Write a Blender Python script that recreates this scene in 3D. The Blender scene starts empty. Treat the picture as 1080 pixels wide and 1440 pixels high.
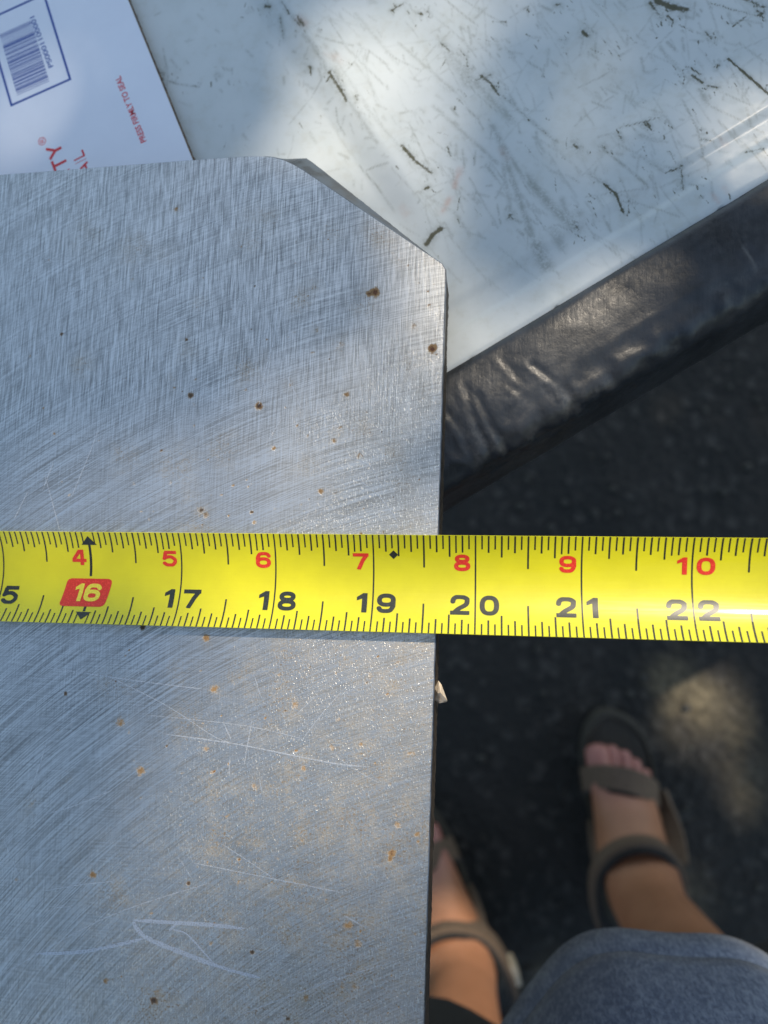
import bpy, bmesh, math, random
import numpy as np
from mathutils import Vector, Matrix, noise

# ------------------------------------------------------------------ camera, sky, sun, exposure
S = bpy.context.scene
TZ = 0.80                                   # height of the tape edges above the ground (m)
RC = np.array([[0.98973, 0.024554, -0.140822],
               [-0.004529, 0.990029, 0.140793],
               [0.142875, -0.138709, 0.979973]])      # world -> camera
CAM = np.array([0.0287973, -0.0077082, 0.1784860 + TZ])
FPX = 1030.0
cd = bpy.data.cameras.new('camera')
cam = bpy.data.objects.new('camera', cd)
S.collection.objects.link(cam)
S.camera = cam
M = Matrix(RC.T.tolist()).to_4x4()
M.translation = Vector(CAM.tolist())
cam.matrix_world = M
cd.sensor_fit = 'VERTICAL'
cd.sensor_height = 24.0
cd.sensor_width = 18.0
cd.lens = 24.0 * FPX / 1440.0
cd.clip_start = 0.005
cd.clip_end = 2000
cd.dof.use_dof = True
cd.dof.focus_distance = 0.186
cd.dof.aperture_fstop = cd.lens / 2.6
cd.dof.aperture_blades = 0

SUN = Vector((0.39, 0.58, 1.0)).normalized()
w = bpy.data.worlds.new('World')
S.world = w
w.use_nodes = True
wn = w.node_tree.nodes
sky = wn.new('ShaderNodeTexSky')
sky.sky_type = 'NISHITA'
sky.sun_disc = False
sky.sun_elevation = math.asin(SUN.z)
sky.sun_rotation = math.atan2(SUN.x, SUN.y)
sky.air_density = 1.0
sky.dust_density = 1.0
sky.ozone_density = 0.35
bg = wn['Background']
bg.inputs[1].default_value = 0.15
wb = wn.new('ShaderNodeVectorMath')          # the phone's daylight-shade white balance
wb.operation = 'MULTIPLY'
wb.inputs[1].default_value = (1.09, 1.07, 0.94)
w.node_tree.links.new(sky.outputs[0], wb.inputs[0])
w.node_tree.links.new(wb.outputs[0], bg.inputs[0])
sd = bpy.data.lights.new('sun', 'SUN')
sd.energy = 2.9
sd.angle = math.radians(0.55)
sd.color = (1.0, 0.87, 0.70)
sun = bpy.data.objects.new('sun', sd)
S.collection.objects.link(sun)
sun.location = (2, 1.5, 5)
sun.rotation_euler = (-SUN).to_track_quat('-Z', 'Y').to_euler()
S.view_settings.view_transform = 'Standard'
S.view_settings.look = 'None'
S.view_settings.exposure = 0.45
S.view_settings.gamma = 1.0

rng = np.random.default_rng(7)
random.seed(7)


def U(px, py, z):
    """photo pixel -> world point on the horizontal plane at height z"""
    d = RC.T @ np.array([(px - 540.0) / FPX, (720.0 - py) / FPX, -1.0])
    k = (z - CAM[2]) / d[2]
    return CAM + k * d


def U2(px, py, z):
    return U(px, py, z)[:2]


# ------------------------------------------------------------------ helpers
COL = S.collection


def tag(o, label=None, cat=None, group=None, kind=None):
    if label: o['label'] = label
    if cat: o['category'] = cat
    if group: o['group'] = group
    if kind: o['kind'] = kind
    return o


def empty(name, loc):
    o = bpy.data.objects.new(name, None)
    o.empty_display_size = 0.02
    COL.objects.link(o)
    o.location = Vector(loc)
    return o


def mk(name, verts, faces, mat, parent=None, loc=(0, 0, 0), smooth=False, attrs=None):
    """verts in world space; object at loc (or parent's loc)"""
    base = np.array(parent.matrix_basis.translation if parent else loc, float)
    V = np.asarray(verts, float) - base
    me = bpy.data.meshes.new(name)
    me.from_pydata(V.tolist(), [], [tuple(int(i) for i in f) for f in faces])
    if attrs:
        for k, a in attrs.items():
            at = me.attributes.new(k, 'FLOAT', 'POINT')
            at.data.foreach_set('value', np.asarray(a, np.float32))
    mats = mat if isinstance(mat, (list, tuple)) else [mat]
    for m in mats: me.materials.append(m)
    if smooth: me.shade_smooth()
    me.update()
    o = bpy.data.objects.new(name, me)
    COL.objects.link(o)
    if parent: o.parent = parent
    else: o.location = Vector(loc)
    return o


def sstep(a, b, x):
    t = np.clip((x - a) / (b - a), 0, 1)
    return t * t * (3 - 2 * t)


def segdist(P, a, b):
    a = np.asarray(a, float); b = np.asarray(b, float)
    d = b - a
    L2 = max((d * d).sum(), 1e-12)
    t = np.clip(((P - a) @ d) / L2, 0, 1)
    return np.linalg.norm(P - (a + t[:, None] * d), axis=1), t


def vnoise(P, sc, seed=0.0, oct=3):
    out = np.empty(len(P))
    for i, p in enumerate(P):
        out[i] = noise.fractal((p[0] * sc + seed, p[1] * sc - seed, (p[2] if len(p) > 2 else 0) * sc + seed * .37), 1.0, 2.0, oct)
    return out


# ---- node helper
class N:
    def __init__(s, name, metallic=0.0, rough=0.5, color=(.5, .5, .5)):
        s.m = bpy.data.materials.new(name)
        s.m.use_nodes = True
        s.t = s.m.node_tree
        s.b = s.t.nodes['Principled BSDF']
        s.b.inputs['Metallic'].default_value = metallic
        s.b.inputs['Roughness'].default_value = rough
        s.b.inputs['Base Color'].default_value = (*color, 1)
        s.co = None

    def n(s, typ, **kw):
        nd = s.t.nodes.new(typ)
        for k, v in kw.items():
            if hasattr(nd, k): setattr(nd, k, v)
        return nd

    def put(s, inp, v):
        if v is None: return
        if isinstance(v, bpy.types.NodeSocket): s.t.links.new(v, inp)
        else:
            if isinstance(v, tuple) and len(v) == 3 and inp.type == 'RGBA': v = (*v, 1)
            inp.default_value = v

    def set(s, name, v):
        s.put(s.b.inputs[name], v)

    def coords(s):
        if s.co is None: s.co = s.n('ShaderNodeTexCoord').outputs['Object']
        return s.co

    def attr(s, name):
        return s.n('ShaderNodeAttribute', attribute_name=name).outputs['Fac']

    def math(s, op, a, b=None, c=None, clamp=False):
        nd = s.n('ShaderNodeMath', operation=op, use_clamp=clamp)
        s.put(nd.inputs[0], a); s.put(nd.inputs[1], b); s.put(nd.inputs[2], c)
        return nd.outputs[0]

    def vmath(s, op, a, b=None):
        nd = s.n('ShaderNodeVectorMath', operation=op)
        s.put(nd.inputs[0], a)
        if b is not None: s.put(nd.inputs[1], b)
        return nd.outputs['Value'] if op in ('LENGTH', 'DISTANCE') else nd.outputs[0]

    def mapping(s, vec, loc=(0, 0, 0), rot=(0, 0, 0), scale=(1, 1, 1)):
        nd = s.n('ShaderNodeMapping')
        s.put(nd.inputs['Vector'], vec)
        nd.inputs['Location'].default_value = loc
        nd.inputs['Rotation'].default_value = rot
        nd.inputs['Scale'].default_value = scale
        return nd.outputs[0]

    def noise(s, vec, scale=1.0, detail=3.0, rough=.5, dist=0.0):
        nd = s.n('ShaderNodeTexNoise')
        s.put(nd.inputs['Vector'], vec)
        nd.inputs['Scale'].default_value = scale
        nd.inputs['Detail'].default_value = detail
        nd.inputs['Roughness'].default_value = rough
        nd.inputs['Distortion'].default_value = dist
        return nd.outputs[0]

    def ramp(s, v, a, b, lo=0.0, hi=1.0):
        nd = s.n('ShaderNodeMapRange', interpolation_type='SMOOTHSTEP', clamp=True)
        s.put(nd.inputs['Value'], v)
        s.put(nd.inputs['From Min'], a); s.put(nd.inputs['From Max'], b)
        s.put(nd.inputs['To Min'], lo); s.put(nd.inputs['To Max'], hi)
        return nd.outputs[0]

    def mix(s, f, a, b):
        nd = s.n('ShaderNodeMix', data_type='RGBA')
        s.put(nd.inputs['Factor'], f)
        s.put(nd.inputs[6], a); s.put(nd.inputs[7], b)
        return nd.outputs[2]

    def bump(s, h, strength=.3, dist=.001, normal=None):
        nd = s.n('ShaderNodeBump')
        nd.inputs['Strength'].default_value = strength
        nd.inputs['Distance'].default_value = dist
        s.put(nd.inputs['Height'], h)
        if normal is not None: s.t.links.new(normal, nd.inputs['Normal'])
        return nd.outputs[0]


# ------------------------------------------------------------------ materials
ZP = TZ - 0.0042            # plate top
TH = 0.0150                 # plate thickness
ZW = ZP - TH - 0.0012       # white panel
ZE = ZP - TH - 0.0001       # envelope top
PL = (0.0, 0.0, ZP)         # plate origin


def mat_steel():
    m = N('ground_steel', 1.0, .4)
    co = m.coords()
    c = U(983, 2436, ZP)
    rel = m.vmath('SUBTRACT', co, (float(c[0]), float(c[1]), 0.0))
    sx = m.n('ShaderNodeSeparateXYZ'); m.put(sx.inputs[0], rel)
    X, Y = sx.outputs[0], sx.outputs[1]
    r = m.math('SQRT', m.math('ADD', m.math('MULTIPLY', X, X), m.math('MULTIPLY', Y, Y)))
    r = m.math('ADD', r, m.math('MULTIPLY', m.noise(co, 14., 2, .5), .0022))
    r = m.math('ADD', r, m.math('MULTIPLY', m.noise(co, 120., 2, .5), .00012))
    th = m.math('ARCTAN2', Y, X)

    def arc(rs, ts, dz=0.0, det=4.0):
        cb = m.n('ShaderNodeCombineXYZ')
        m.put(cb.inputs[0], m.math('MULTIPLY', r, rs)); m.put(cb.inputs[1], m.math('MULTIPLY', th, ts))
        cb.inputs[2].default_value = dz
        return m.noise(cb.outputs[0], 1.0, det, .62)
    g1 = arc(3600., 11.)                  # long grinding arcs
    g2 = arc(1300., 5., 4.0)
    g3 = arc(6500., 26., 8.0)
    d1 = m.noise(m.mapping(co, rot=(0, 0, math.radians(-41)), scale=(170, 3900, 1)), 1.0, 3, .6)
    d2 = m.noise(m.mapping(co, rot=(0, 0, math.radians(-14)), scale=(120, 3300, 1)), 1.0, 3, .6)
    # second, straighter set running up the plate
    v1 = m.noise(m.mapping(co, rot=(0, 0, math.radians(6)), scale=(4200, 110, 1)), 1.0, 3, .6)
    v2 = m.noise(m.mapping(co, rot=(0, 0, math.radians(-24)), scale=(3600, 200, 1)), 1.0, 3, .6)
    v3 = m.noise(m.mapping(co, rot=(0, 0, math.radians(80)), scale=(1900, 45, 1)), 1.0, 3, .6)
    fa = m.attr('fleck')
    up = m.attr('cross')
    # short needle flecks
    wob = m.noise(co, 60., 2)
    f1 = m.noise(m.mapping(co, rot=(0, 0, math.radians(22)), scale=(3400, 900, 1)), 1.0, 2, .55, .6)
    f2 = m.noise(m.mapping(co, rot=(0, 0, math.radians(-14)), scale=(3700, 800, 1)), 1.0, 2, .55, .6)
    fl = m.math('MAXIMUM', m.ramp(f1, .57, .70), m.ramp(f2, .61, .74))
    fl = m.math('MULTIPLY', fl, m.ramp(m.math('ADD', fa, m.math('MULTIPLY', m.math('SUBTRACT', wob, .5), .8)), .15, .85))
    big = m.noise(co, 22., 4, .6)
    big2 = m.noise(co, 70., 4, .6)
    # colour
    lines = m.math('ADD', m.math('MULTIPLY', g1, .40), m.math('ADD', m.math('MULTIPLY', g2, .20), m.math('ADD', m.math('MULTIPLY', g3, .14), m.math('MULTIPLY', m.math('ADD', d1, d2), .13))))
    crs = m.math('ADD', m.math('MULTIPLY', v1, .5), m.math('ADD', m.math('MULTIPLY', v2, .25), m.math('MULTIPLY', v3, .25)))
    upm = m.math('MULTIPLY', m.math('MULTIPLY', up, .62), m.ramp(m.noise(co, 30., 3, .6), .3, .6, .7, 1.15))
    tex = m.math('ADD', m.math('MULTIPLY', lines, m.math('SUBTRACT', 1.0, upm)), m.math('MULTIPLY', crs, upm))
    t = m.ramp(tex, .42, .57)
    base = m.mix(t, (.285, .292, .292), (.78, .79, .78))
    base = m.mix(m.ramp(big, .35, .72, 0, .16), base, (.42, .43, .45))
    base = m.mix(m.math('MULTIPLY', m.ramp(big2, .52, .75), .10), base, (.40, .36, .30))
    base = m.mix(m.math('MULTIPLY', fl, .85), base, (.96, .94, .90))  # glints on the flecks painted as a bright base colour
    # tan bloom
    st = m.attr('stain')
    s1 = m.noise(co, 1700., 5, .75)
    s0 = m.noise(co, 170., 4, .65)
    stm = m.math('MULTIPLY', m.math('MULTIPLY', m.ramp(m.math('ADD', s1, m.math('MULTIPLY', s0, .6)), .72, .98), st), .6)
    base = m.mix(stm, base, (.34, .235, .12))
    # warm reflected light painted into the colour, then pinprick rust
    base = m.mix(m.math('MULTIPLY', st, .10), base, (.55, .48, .36))
    base = m.mix(m.math('MULTIPLY', fa, .24), base, (.74, .66, .52))
    sp_ = m.ramp(m.math('ADD', m.noise(co, 1700., 4, .7), m.math('MULTIPLY', st, .10)), .640, .705)
    base = m.mix(m.math('MULTIPLY', m.math('MULTIPLY', sp_, m.ramp(st, .05, .5)), .65), base, (.28, .165, .075))
    # rust
    ra = m.attr('rust')
    r0 = m.noise(co, 1100., 5, .7)
    rb = m.noise(co, 420., 3, .6)
    rv = m.math('ADD', ra, m.math('MULTIPLY', m.math('SUBTRACT', m.math('ADD', m.math('MULTIPLY', r0, .6), m.math('MULTIPLY', rb, .4)), .5), 1.9))
    rm = m.ramp(rv, .36, .74)
    rc = m.mix(m.ramp(rv, .7, 1.15), (.33, .20, .09), (.11, .04, .018))
    rc = m.mix(m.attr('dark'), rc, (.045, .035, .030))
    rm = m.math('MULTIPLY', rm, m.ramp(ra, .06, .22))
    # random fine pits all over
    pit = m.ramp(m.noise(co, 1500., 2, .5), .735, .79)
    pit = m.math('MULTIPLY', pit, m.ramp(s0, .5, .62))
    base = m.mix(rm, base, rc)
    base = m.mix(m.math('MULTIPLY', pit, .7), base, (.10, .06, .04))
    m.set('Base Color', base)
    bad = m.math('MAXIMUM', rm, m.math('MULTIPLY', stm, .6))
    m.set('Metallic', m.math('SUBTRACT', 1.0, bad, clamp=True))
    rgh = m.math('ADD', m.ramp(tex, .38, .62, .50, .33), m.math('MULTIPLY', bad, .4))
    rgh = m.math('SUBTRACT', rgh, m.math('MULTIPLY', fl, .12))
    m.set('Roughness', rgh)
    h = m.math('ADD', m.math('MULTIPLY', tex, 1.0), m.math('MULTIPLY', fl, .38))
    h = m.math('SUBTRACT', h, m.math('MULTIPLY', rm, .5))
    m.set('Normal', m.bump(h, .55, .00016))
    m.b.inputs['Anisotropic'].default_value = 0.0
    return m.m


def mat_steel_side():
    m = N('scaly_cut_edge', .35, .7)
    co = m.coords()
    a = m.noise(co, 700., 5, .7)
    b = m.noise(m.mapping(co, scale=(300, 300, 60)), 1.0, 3, .6)
    m.set('Base Color', m.mix(m.ramp(a, .35, .75), (.028, .022, .018), (.13, .095, .065)))
    m.set('Normal', m.bump(m.math('ADD', a, b), .7, .0005))
    return m.m


def mat_bevel():
    m = N('ground_bevel_steel', 1.0, .38)
    co = m.coords()
    a = m.noise(m.mapping(co, rot=(0, 0, math.radians(55)), scale=(2200, 160, 200)), 1.0, 3, .6)
    b = m.noise(co, 160., 3, .6)
    m.set('Base Color', m.mix(m.ramp(b, .35, .65), (.12, .12, .125), (.21, .23, .26)))
    m.set('Roughness', m.ramp(b, .3, .7, .3, .5))
    m.set('Normal', m.bump(a, .15, .0001))
    return m.m


def mat_scratch(name, col, alpha_lo, alpha_hi):
    m = N(name, .7, .42, col)
    co = m.coords()
    a = m.noise(co, 2600., 3, .7)
    m.set('Alpha', m.ramp(a, alpha_lo, alpha_hi, .0, .70))
    return m.m


def mat_white():
    m = N('worn_white_paint', 0.0, .45)
    co = m.coords()
    d = m.attr('dirt'); f = m.attr('faint'); rs = m.attr('russet')
    n1 = m.noise(co, 1400., 4, .65)
    n2 = m.noise(co, 300., 4, .65)
    n3 = m.noise(co, 35., 4, .6)
    n4 = m.noise(m.mapping(co, rot=(0, 0, math.radians(35)), scale=(900, 70, 1)), 1.0, 4, .7)
    base = m.mix(m.ramp(n3, .35, .7), (.60, .64, .64), (.54, .585, .58))
    grime = m.math('MULTIPLY', m.ramp(m.math('ADD', m.math('MULTIPLY', n2, .6), m.math('MULTIPLY', n3, .4)), .48, .68), .30)
    base = m.mix(grime, base, (.42, .42, .36))
    scr = m.math('MULTIPLY', m.ramp(n4, .66, .76), .22)
    base = m.mix(scr, base, (.33, .34, .30))
    base = m.mix(m.math('MULTIPLY', m.math('MULTIPLY', f, m.ramp(m.math('ADD', n1, n2), .75, 1.15, .25, 1.)), .72), base, (.20, .22, .19))
    base = m.mix(m.math('MULTIPLY', rs, m.ramp(n2, .3, .65, .2, .8)), base, (.50, .25, .17))
    dm = m.ramp(m.math('ADD', d, m.math('MULTIPLY', m.math('SUBTRACT', m.math('ADD', m.math('MULTIPLY', n1, .5), m.math('MULTIPLY', n2, .5)), .5), 2.4)), .32, .92)
    dm = m.math('MULTIPLY', dm, m.ramp(d, .03, .15))
    base = m.mix(dm, base, m.mix(n1, (.035, .036, .020), (.16, .155, .10)))
    m.set('Base Color', base)
    m.set('Roughness', m.math('ADD', m.ramp(n2, .3, .7, .40, .55), m.math('MULTIPLY', dm, .3)))
    m.b.inputs['Coat Weight'].default_value = .12
    m.b.inputs['Coat Roughness'].default_value = .2
    m.set('Normal', m.bump(m.math('ADD', m.noise(co, 120., 3), m.math('MULTIPLY', dm, -.4)), .25, .0006))
    return m.m


def mat_cap():
    m = N('worn_black_plastic', 0.0, .42)
    co = m.coords()
    a = m.noise(co, 500., 5, .7); b = m.noise(co, 60., 4, .6)
    c = m.noise(m.mapping(co, rot=(0, 0, math.radians(-50)), scale=(500, 60, 60)), 1.0, 4, .65)
    wear = m.attr('wear')
    base = m.mix(m.ramp(b, .3, .7), (.020, .023, .027), (.042, .046, .052))
    base = m.mix(m.math('MULTIPLY', wear, m.ramp(a, .4, .7, .15, .85)), base, (.17, .17, .17))
    base = m.mix(m.math('MULTIPLY', m.ramp(c, .62, .75), .2), base, (.06, .06, .06))
    m.set('Base Color', base)
    m.set('Roughness', m.ramp(a, .3, .7, .28, .46))
    m.set('Normal', m.bump(m.math('ADD', m.math('MULTIPLY', a, .5), m.math('ADD', b, m.math('MULTIPLY', c, .5))), .3, .0007))
    return m.m


def simple(name, col, rough=.5, metallic=0., nscale=None, ncol=None, bump=0., bdist=.0005, coat=0., spec=None):
    m = N(name, metallic, rough, col)
    if nscale:
        a = m.noise(m.coords(), nscale, 4, .65)
        m.set('Base Color', m.mix(m.ramp(a, .3, .7), col, ncol or tuple(c * .7 for c in col)))
        if bump: m.set('Normal', m.bump(a, bump, bdist))
    if coat:
        m.b.inputs['Coat Weight'].default_value = coat
        m.b.inputs['Coat Roughness'].default_value = .1
    if spec is not None: m.b.inputs['Specular IOR Level'].default_value = spec
    return m.m


def mat_tape():
    m = N('yellow_tape_lacquer', 0.0, .30)
    co = m.coords()
    a = m.noise(co, 90., 4, .6); b = m.noise(co, 2200., 3, .6)
    s = m.noise(m.mapping(co, scale=(40, 1500, 1)), 1.0, 4, .7)
    base = m.mix(m.ramp(a, .3, .7), (.74, .68, .010), (.68, .62, .010))
    base = m.mix(m.math('MULTIPLY', m.ramp(s, .60, .78), .18), base, (.60, .56, .10))
    base = m.mix(m.math('MULTIPLY', m.ramp(b, .735, .77), .7), base, (.14, .12, .04))
    m.set('Base Color', base)
    m.set('Roughness', m.ramp(s, .3, .7, .34, .44))
    m.set('Normal', m.bump(m.math('ADD', s, m.noise(co, 260., 2)), .10, .0002))
    m.b.inputs['Coat Weight'].default_value = .3
    m.b.inputs['Coat Roughness'].default_value = .09
    return m.m


def mat_print(name, col, wear=.74):
    m = N(name, 0.0, .35, col)
    a = m.noise(m.coords(), 2600., 3, .6)
    m.set('Base Color', m.mix(m.ramp(a, .45, .8), col, tuple(min(1, c * 1.5 + .03) for c in col)))
    m.b.inputs['Coat Weight'].default_value = .08
    return m.m


def mat_ground():
    m = N('dark_asphalt', 0.0, .85)
    co = m.coords()
    a = m.noise(co, 9., 5, .6); b = m.noise(co, 90., 4, .7)
    v = m.n('ShaderNodeTexVoronoi'); m.put(v.inputs['Vector'], co); v.inputs['Scale'].default_value = 95.
    vc = m.n('ShaderNodeSeparateColor'); m.put(vc.inputs[0], v.outputs['Color'])
    base = m.mix(m.ramp(a, .35, .7), (.010, .011, .011), (.018, .017, .016))
    base = m.mix(m.ramp(vc.outputs[0], .80, .97, 0, .8), base, (.045, .043, .040))
    base = m.mix(m.ramp(b, .60, .8, 0, .5), base, (.030, .026, .021))
    for (qx, qy, rr_, aa) in ((985, 985, .055, .9), (940, 960, .035, .5), (1050, 1100, .05, .35), (955, 1250, .045, .35), (770, 1390, .05, .3)):  # sun dapples painted into the asphalt colour as pale tan patches
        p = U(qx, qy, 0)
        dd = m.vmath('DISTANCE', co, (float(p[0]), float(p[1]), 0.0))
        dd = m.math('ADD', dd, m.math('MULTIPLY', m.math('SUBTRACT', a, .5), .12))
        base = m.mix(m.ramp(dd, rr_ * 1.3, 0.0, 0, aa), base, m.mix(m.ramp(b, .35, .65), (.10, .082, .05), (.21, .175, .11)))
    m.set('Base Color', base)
    m.set('Normal', m.bump(m.math('ADD', v.outputs['Distance'], b), .8, .004))
    return m.m


def mat_skin():
    m = N('tanned_skin', 0.0, .5)
    co = m.coords()
    a = m.noise(co, 30., 4, .6)
    z = m.attr('pink')
    base = m.mix(m.ramp(a, .3, .7), (.38, .18, .10), (.32, .148, .08))
    base = m.mix(z, base, (.38, .165, .14))
    m.set('Base Color', base)
    m.b.inputs['Subsurface Weight'].default_value = .08
    m.b.inputs['Subsurface Radius'].default_value = (.02, .008, .004)
    m.set('Normal', m.bump(m.noise(co, 400., 3), .2, .0008))
    return m.m


def mat_cloth(name, c1, c2, sc=1400.):
    m = N(name, 0.0, .9)
    co = m.coords()
    a = m.noise(m.mapping(co, scale=(1, 1, .35)), sc, 3, .7)
    b = m.noise(co, 160., 4, .7)
    f = m.ramp(m.math('ADD', m.math('MULTIPLY', a, .6), m.math('MULTIPLY', b, .4)), .40, .62)
    m.set('Base Color', m.mix(f, c1, c2))
    m.set('Normal', m.bump(m.math('ADD', a, b), .5, .0012))
    m.b.inputs['Sheen Weight'].default_value = .15
    return m.m


STEEL, SIDE, BEVEL = mat_steel(), mat_steel_side(), mat_bevel()
CHALK = mat_scratch('chalky_scribe_mark', (.80, .84, .90), .25, .55)
FINE = mat_scratch('fine_bright_scratch', (.86, .88, .90), .28, .56)
WHITE, CAP, TAPE = mat_white(), mat_cap(), mat_tape()
BLACKP = mat_print('black_print', (.018, .020, .014))
GREYP = mat_print('charcoal_numeral_print', (.020, .025, .020))
REDP = mat_print('red_print', (.66, .035, .014))
YELP = mat_print('yellow_print', (.80, .66, .05))
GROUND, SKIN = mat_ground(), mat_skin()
ENV = simple('coated_white_card', (.79, .83, .92), .45, 0, 40., (.75, .79, .885), .15, .0006)
CARD = simple('brown_card_core', (.20, .13, .075), .9, 0, 900., (.045, .035, .025), .4)
EBLUE = simple('dark_blue_ink', (.003, .055, .33), .5)
EBLUE2 = simple('mid_blue_ink', (.006, .075, .36), .5)
ERED = simple('red_ink', (.68, .03, .04), .5)
SHIRT = mat_cloth('heather_blue_knit', (.12, .155, .235), (.27, .325, .43), 950.)
SHORTS = mat_cloth('black_cotton', (.006, .006, .007), (.014, .014, .015))
STRAP = simple('taupe_webbing', (.165, .118, .082), .85, 0, 500., (.085, .06, .042), .5, .001)
SOLE = simple('dark_rubber_sole', (.028, .026, .022), .8, 0, 300., (.05, .045, .035), .4, .001)
BUCK = simple('cream_plastic', (.52, .45, .34), .4)
BARK = simple('bark', (.11, .08, .055), .9, 0, 30., (.05, .04, .03), .8, .02)
PEB = simple('grey_stone', (.05, .05, .046), .8, 0, 60., (.025, .024, .022), .4, .002)


def mat_leaf():
    m = N('green_leaf', 0.0, .5, (.06, .11, .03))
    m.b.inputs['Transmission Weight'].default_value = 0
    a = m.noise(m.coords(), 3., 2)
    m.set('Base Color', m.mix(m.ramp(a, .4, .6), (.05, .10, .025), (.09, .14, .035)))
    return m.m


LEAF = mat_leaf()

# ------------------------------------------------------------------ ground
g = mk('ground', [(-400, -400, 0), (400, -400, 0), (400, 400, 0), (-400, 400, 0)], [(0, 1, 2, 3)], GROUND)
tag(g, 'dark asphalt lying far below the tailgate in shade', None, None, 'structure')

# ------------------------------------------------------------------ tailgate
A0, A1 = U(630, 526, ZW), U(1080, 255.5, ZW)
ev = (A1 - A0)[:2]; ev /= np.linalg.norm(ev)
nv = np.array([-ev[1], ev[0]])           # inward (up-left)
O2 = A0[:2]
tail = empty('truck_tailgate', (float(O2[0]), float(O2[1]), ZW))
tag(tail, 'scuffed white truck tailgate with a black edge cap, lying open under the steel plate', 'tailgate')


def axis(fine0, fine1, step, lo, hi, coarse=.03):
    a = list(np.arange(fine0, fine1, step))
    x = fine0; s = step
    while x > lo:
        s = min(s * 1.5, coarse); x -= s; a.insert(0, max(x, lo))
    x = a[-1]; s = step
    while x < hi:
        s = min(s * 1.5, coarse); x += s; a.append(min(x, hi))
    return np.array(sorted(set(np.round(a, 7))))


def gridfaces(nx, ny):
    i = np.arange(nx - 1)[:, None]; j = np.arange(ny - 1)[None, :]
    a = (i * ny + j).ravel()
    return np.stack([a, a + ny, a + ny + 1, a + 1], 1)


EW, NW = [], []
for q in ((175, 0), (1080, 0), (1080, 256), (630, 526), (270, 230)):
    p = U2(*q, ZW) - O2
    EW.append(p @ ev); NW.append(p @ nv)
es = axis(min(EW) - .002, max(EW) + .002, .00045, -.75, .75)
ns = axis(0.0, max(NW) + .002, .00045, 0.0, .50)
E_, N_ = np.meshgrid(es, ns, indexing='ij')
P2 = O2 + E_.ravel()[:, None] * ev + N_.ravel()[:, None] * nv
nn = N_.ravel().copy(); ee = E_.ravel().copy()


def wp(*pts):
    return [U2(x, y, ZW) for x, y in pts]


def polydist(P, poly):
    """signed distance to a convex polygon, positive inside"""
    poly = [np.asarray(p) for p in poly]
    c = sum(poly) / len(poly); d = np.full(len(P), 1e9)
    for a, b in zip(poly, poly[1:] + poly[:1]):
        t = (b - a) / np.linalg.norm(b - a); n = np.array([-t[1], t[0]])
        if (c - a) @ n < 0: n = -n
        dd = (P - a) @ n
        k = .010
        hh = np.clip(.5 + .5 * (dd - d) / k, 0, 1)          # smooth minimum: rounded corners
        d = dd * (1 - hh) + d * hh - k * hh * (1 - hh)
    return d


z = np.zeros(len(P2))
z -= .0009 * sstep(-.006, .012, polydist(P2, wp((570, -140), (700, 155), (790, 205), (900, 175), (1010, 120), (900, -160))))
# lowered channel left of the pressed rib
la, lb = wp((385, -10), (615, 335))
t = (lb - la) / np.linalg.norm(lb - la); nl = np.array([-t[1], t[0]])
if nl @ (U2(280, 120, ZW) - la) < 0: nl = -nl
dl = (P2 - la) @ nl
along = (P2 - la) @ t / np.linalg.norm(lb - la)
z -= .0024 * sstep(-.003, .008, dl) * (1 - sstep(.75, 1.08, along))
# lip near the edge
z += -.0006 * sstep(.0190, .0155, nn) + .0005 * sstep(.0112, .0085, nn)
z -= .0008 * np.exp(-(nn / .0012) ** 2)
z += .00035 * vnoise(np.c_[P2, np.zeros(len(P2))], 28., 3.1, 3)

dirt = np.zeros(len(P2)); faint = np.zeros(len(P2)); russ = np.zeros(len(P2))
mm = .185 / FPX * 1.10


def stroke(arr, pts, wpx, amt=1.0, zz=ZW, PP=None, fn=None):
    PP = P2 if PP is None else PP
    pts = [U2(x, y, zz) for x, y in pts]
    wpx = max(wpx, 2.4)
    r = wpx * mm * .5
    for a, b in zip(pts[:-1], pts[1:]):
        lo = np.minimum(a, b) - 4 * r; hi = np.maximum(a, b) + 4 * r
        k = np.where((PP[:, 0] > lo[0]) & (PP[:, 0] < hi[0]) & (PP[:, 1] > lo[1]) & (PP[:, 1] < hi[1]))[0]
        if len(k) == 0: continue
        d, _ = segdist(PP[k], a, b)
        arr[k] = np.maximum(arr[k], amt * np.exp(-(d / (r * 1.05)) ** 2))


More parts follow.
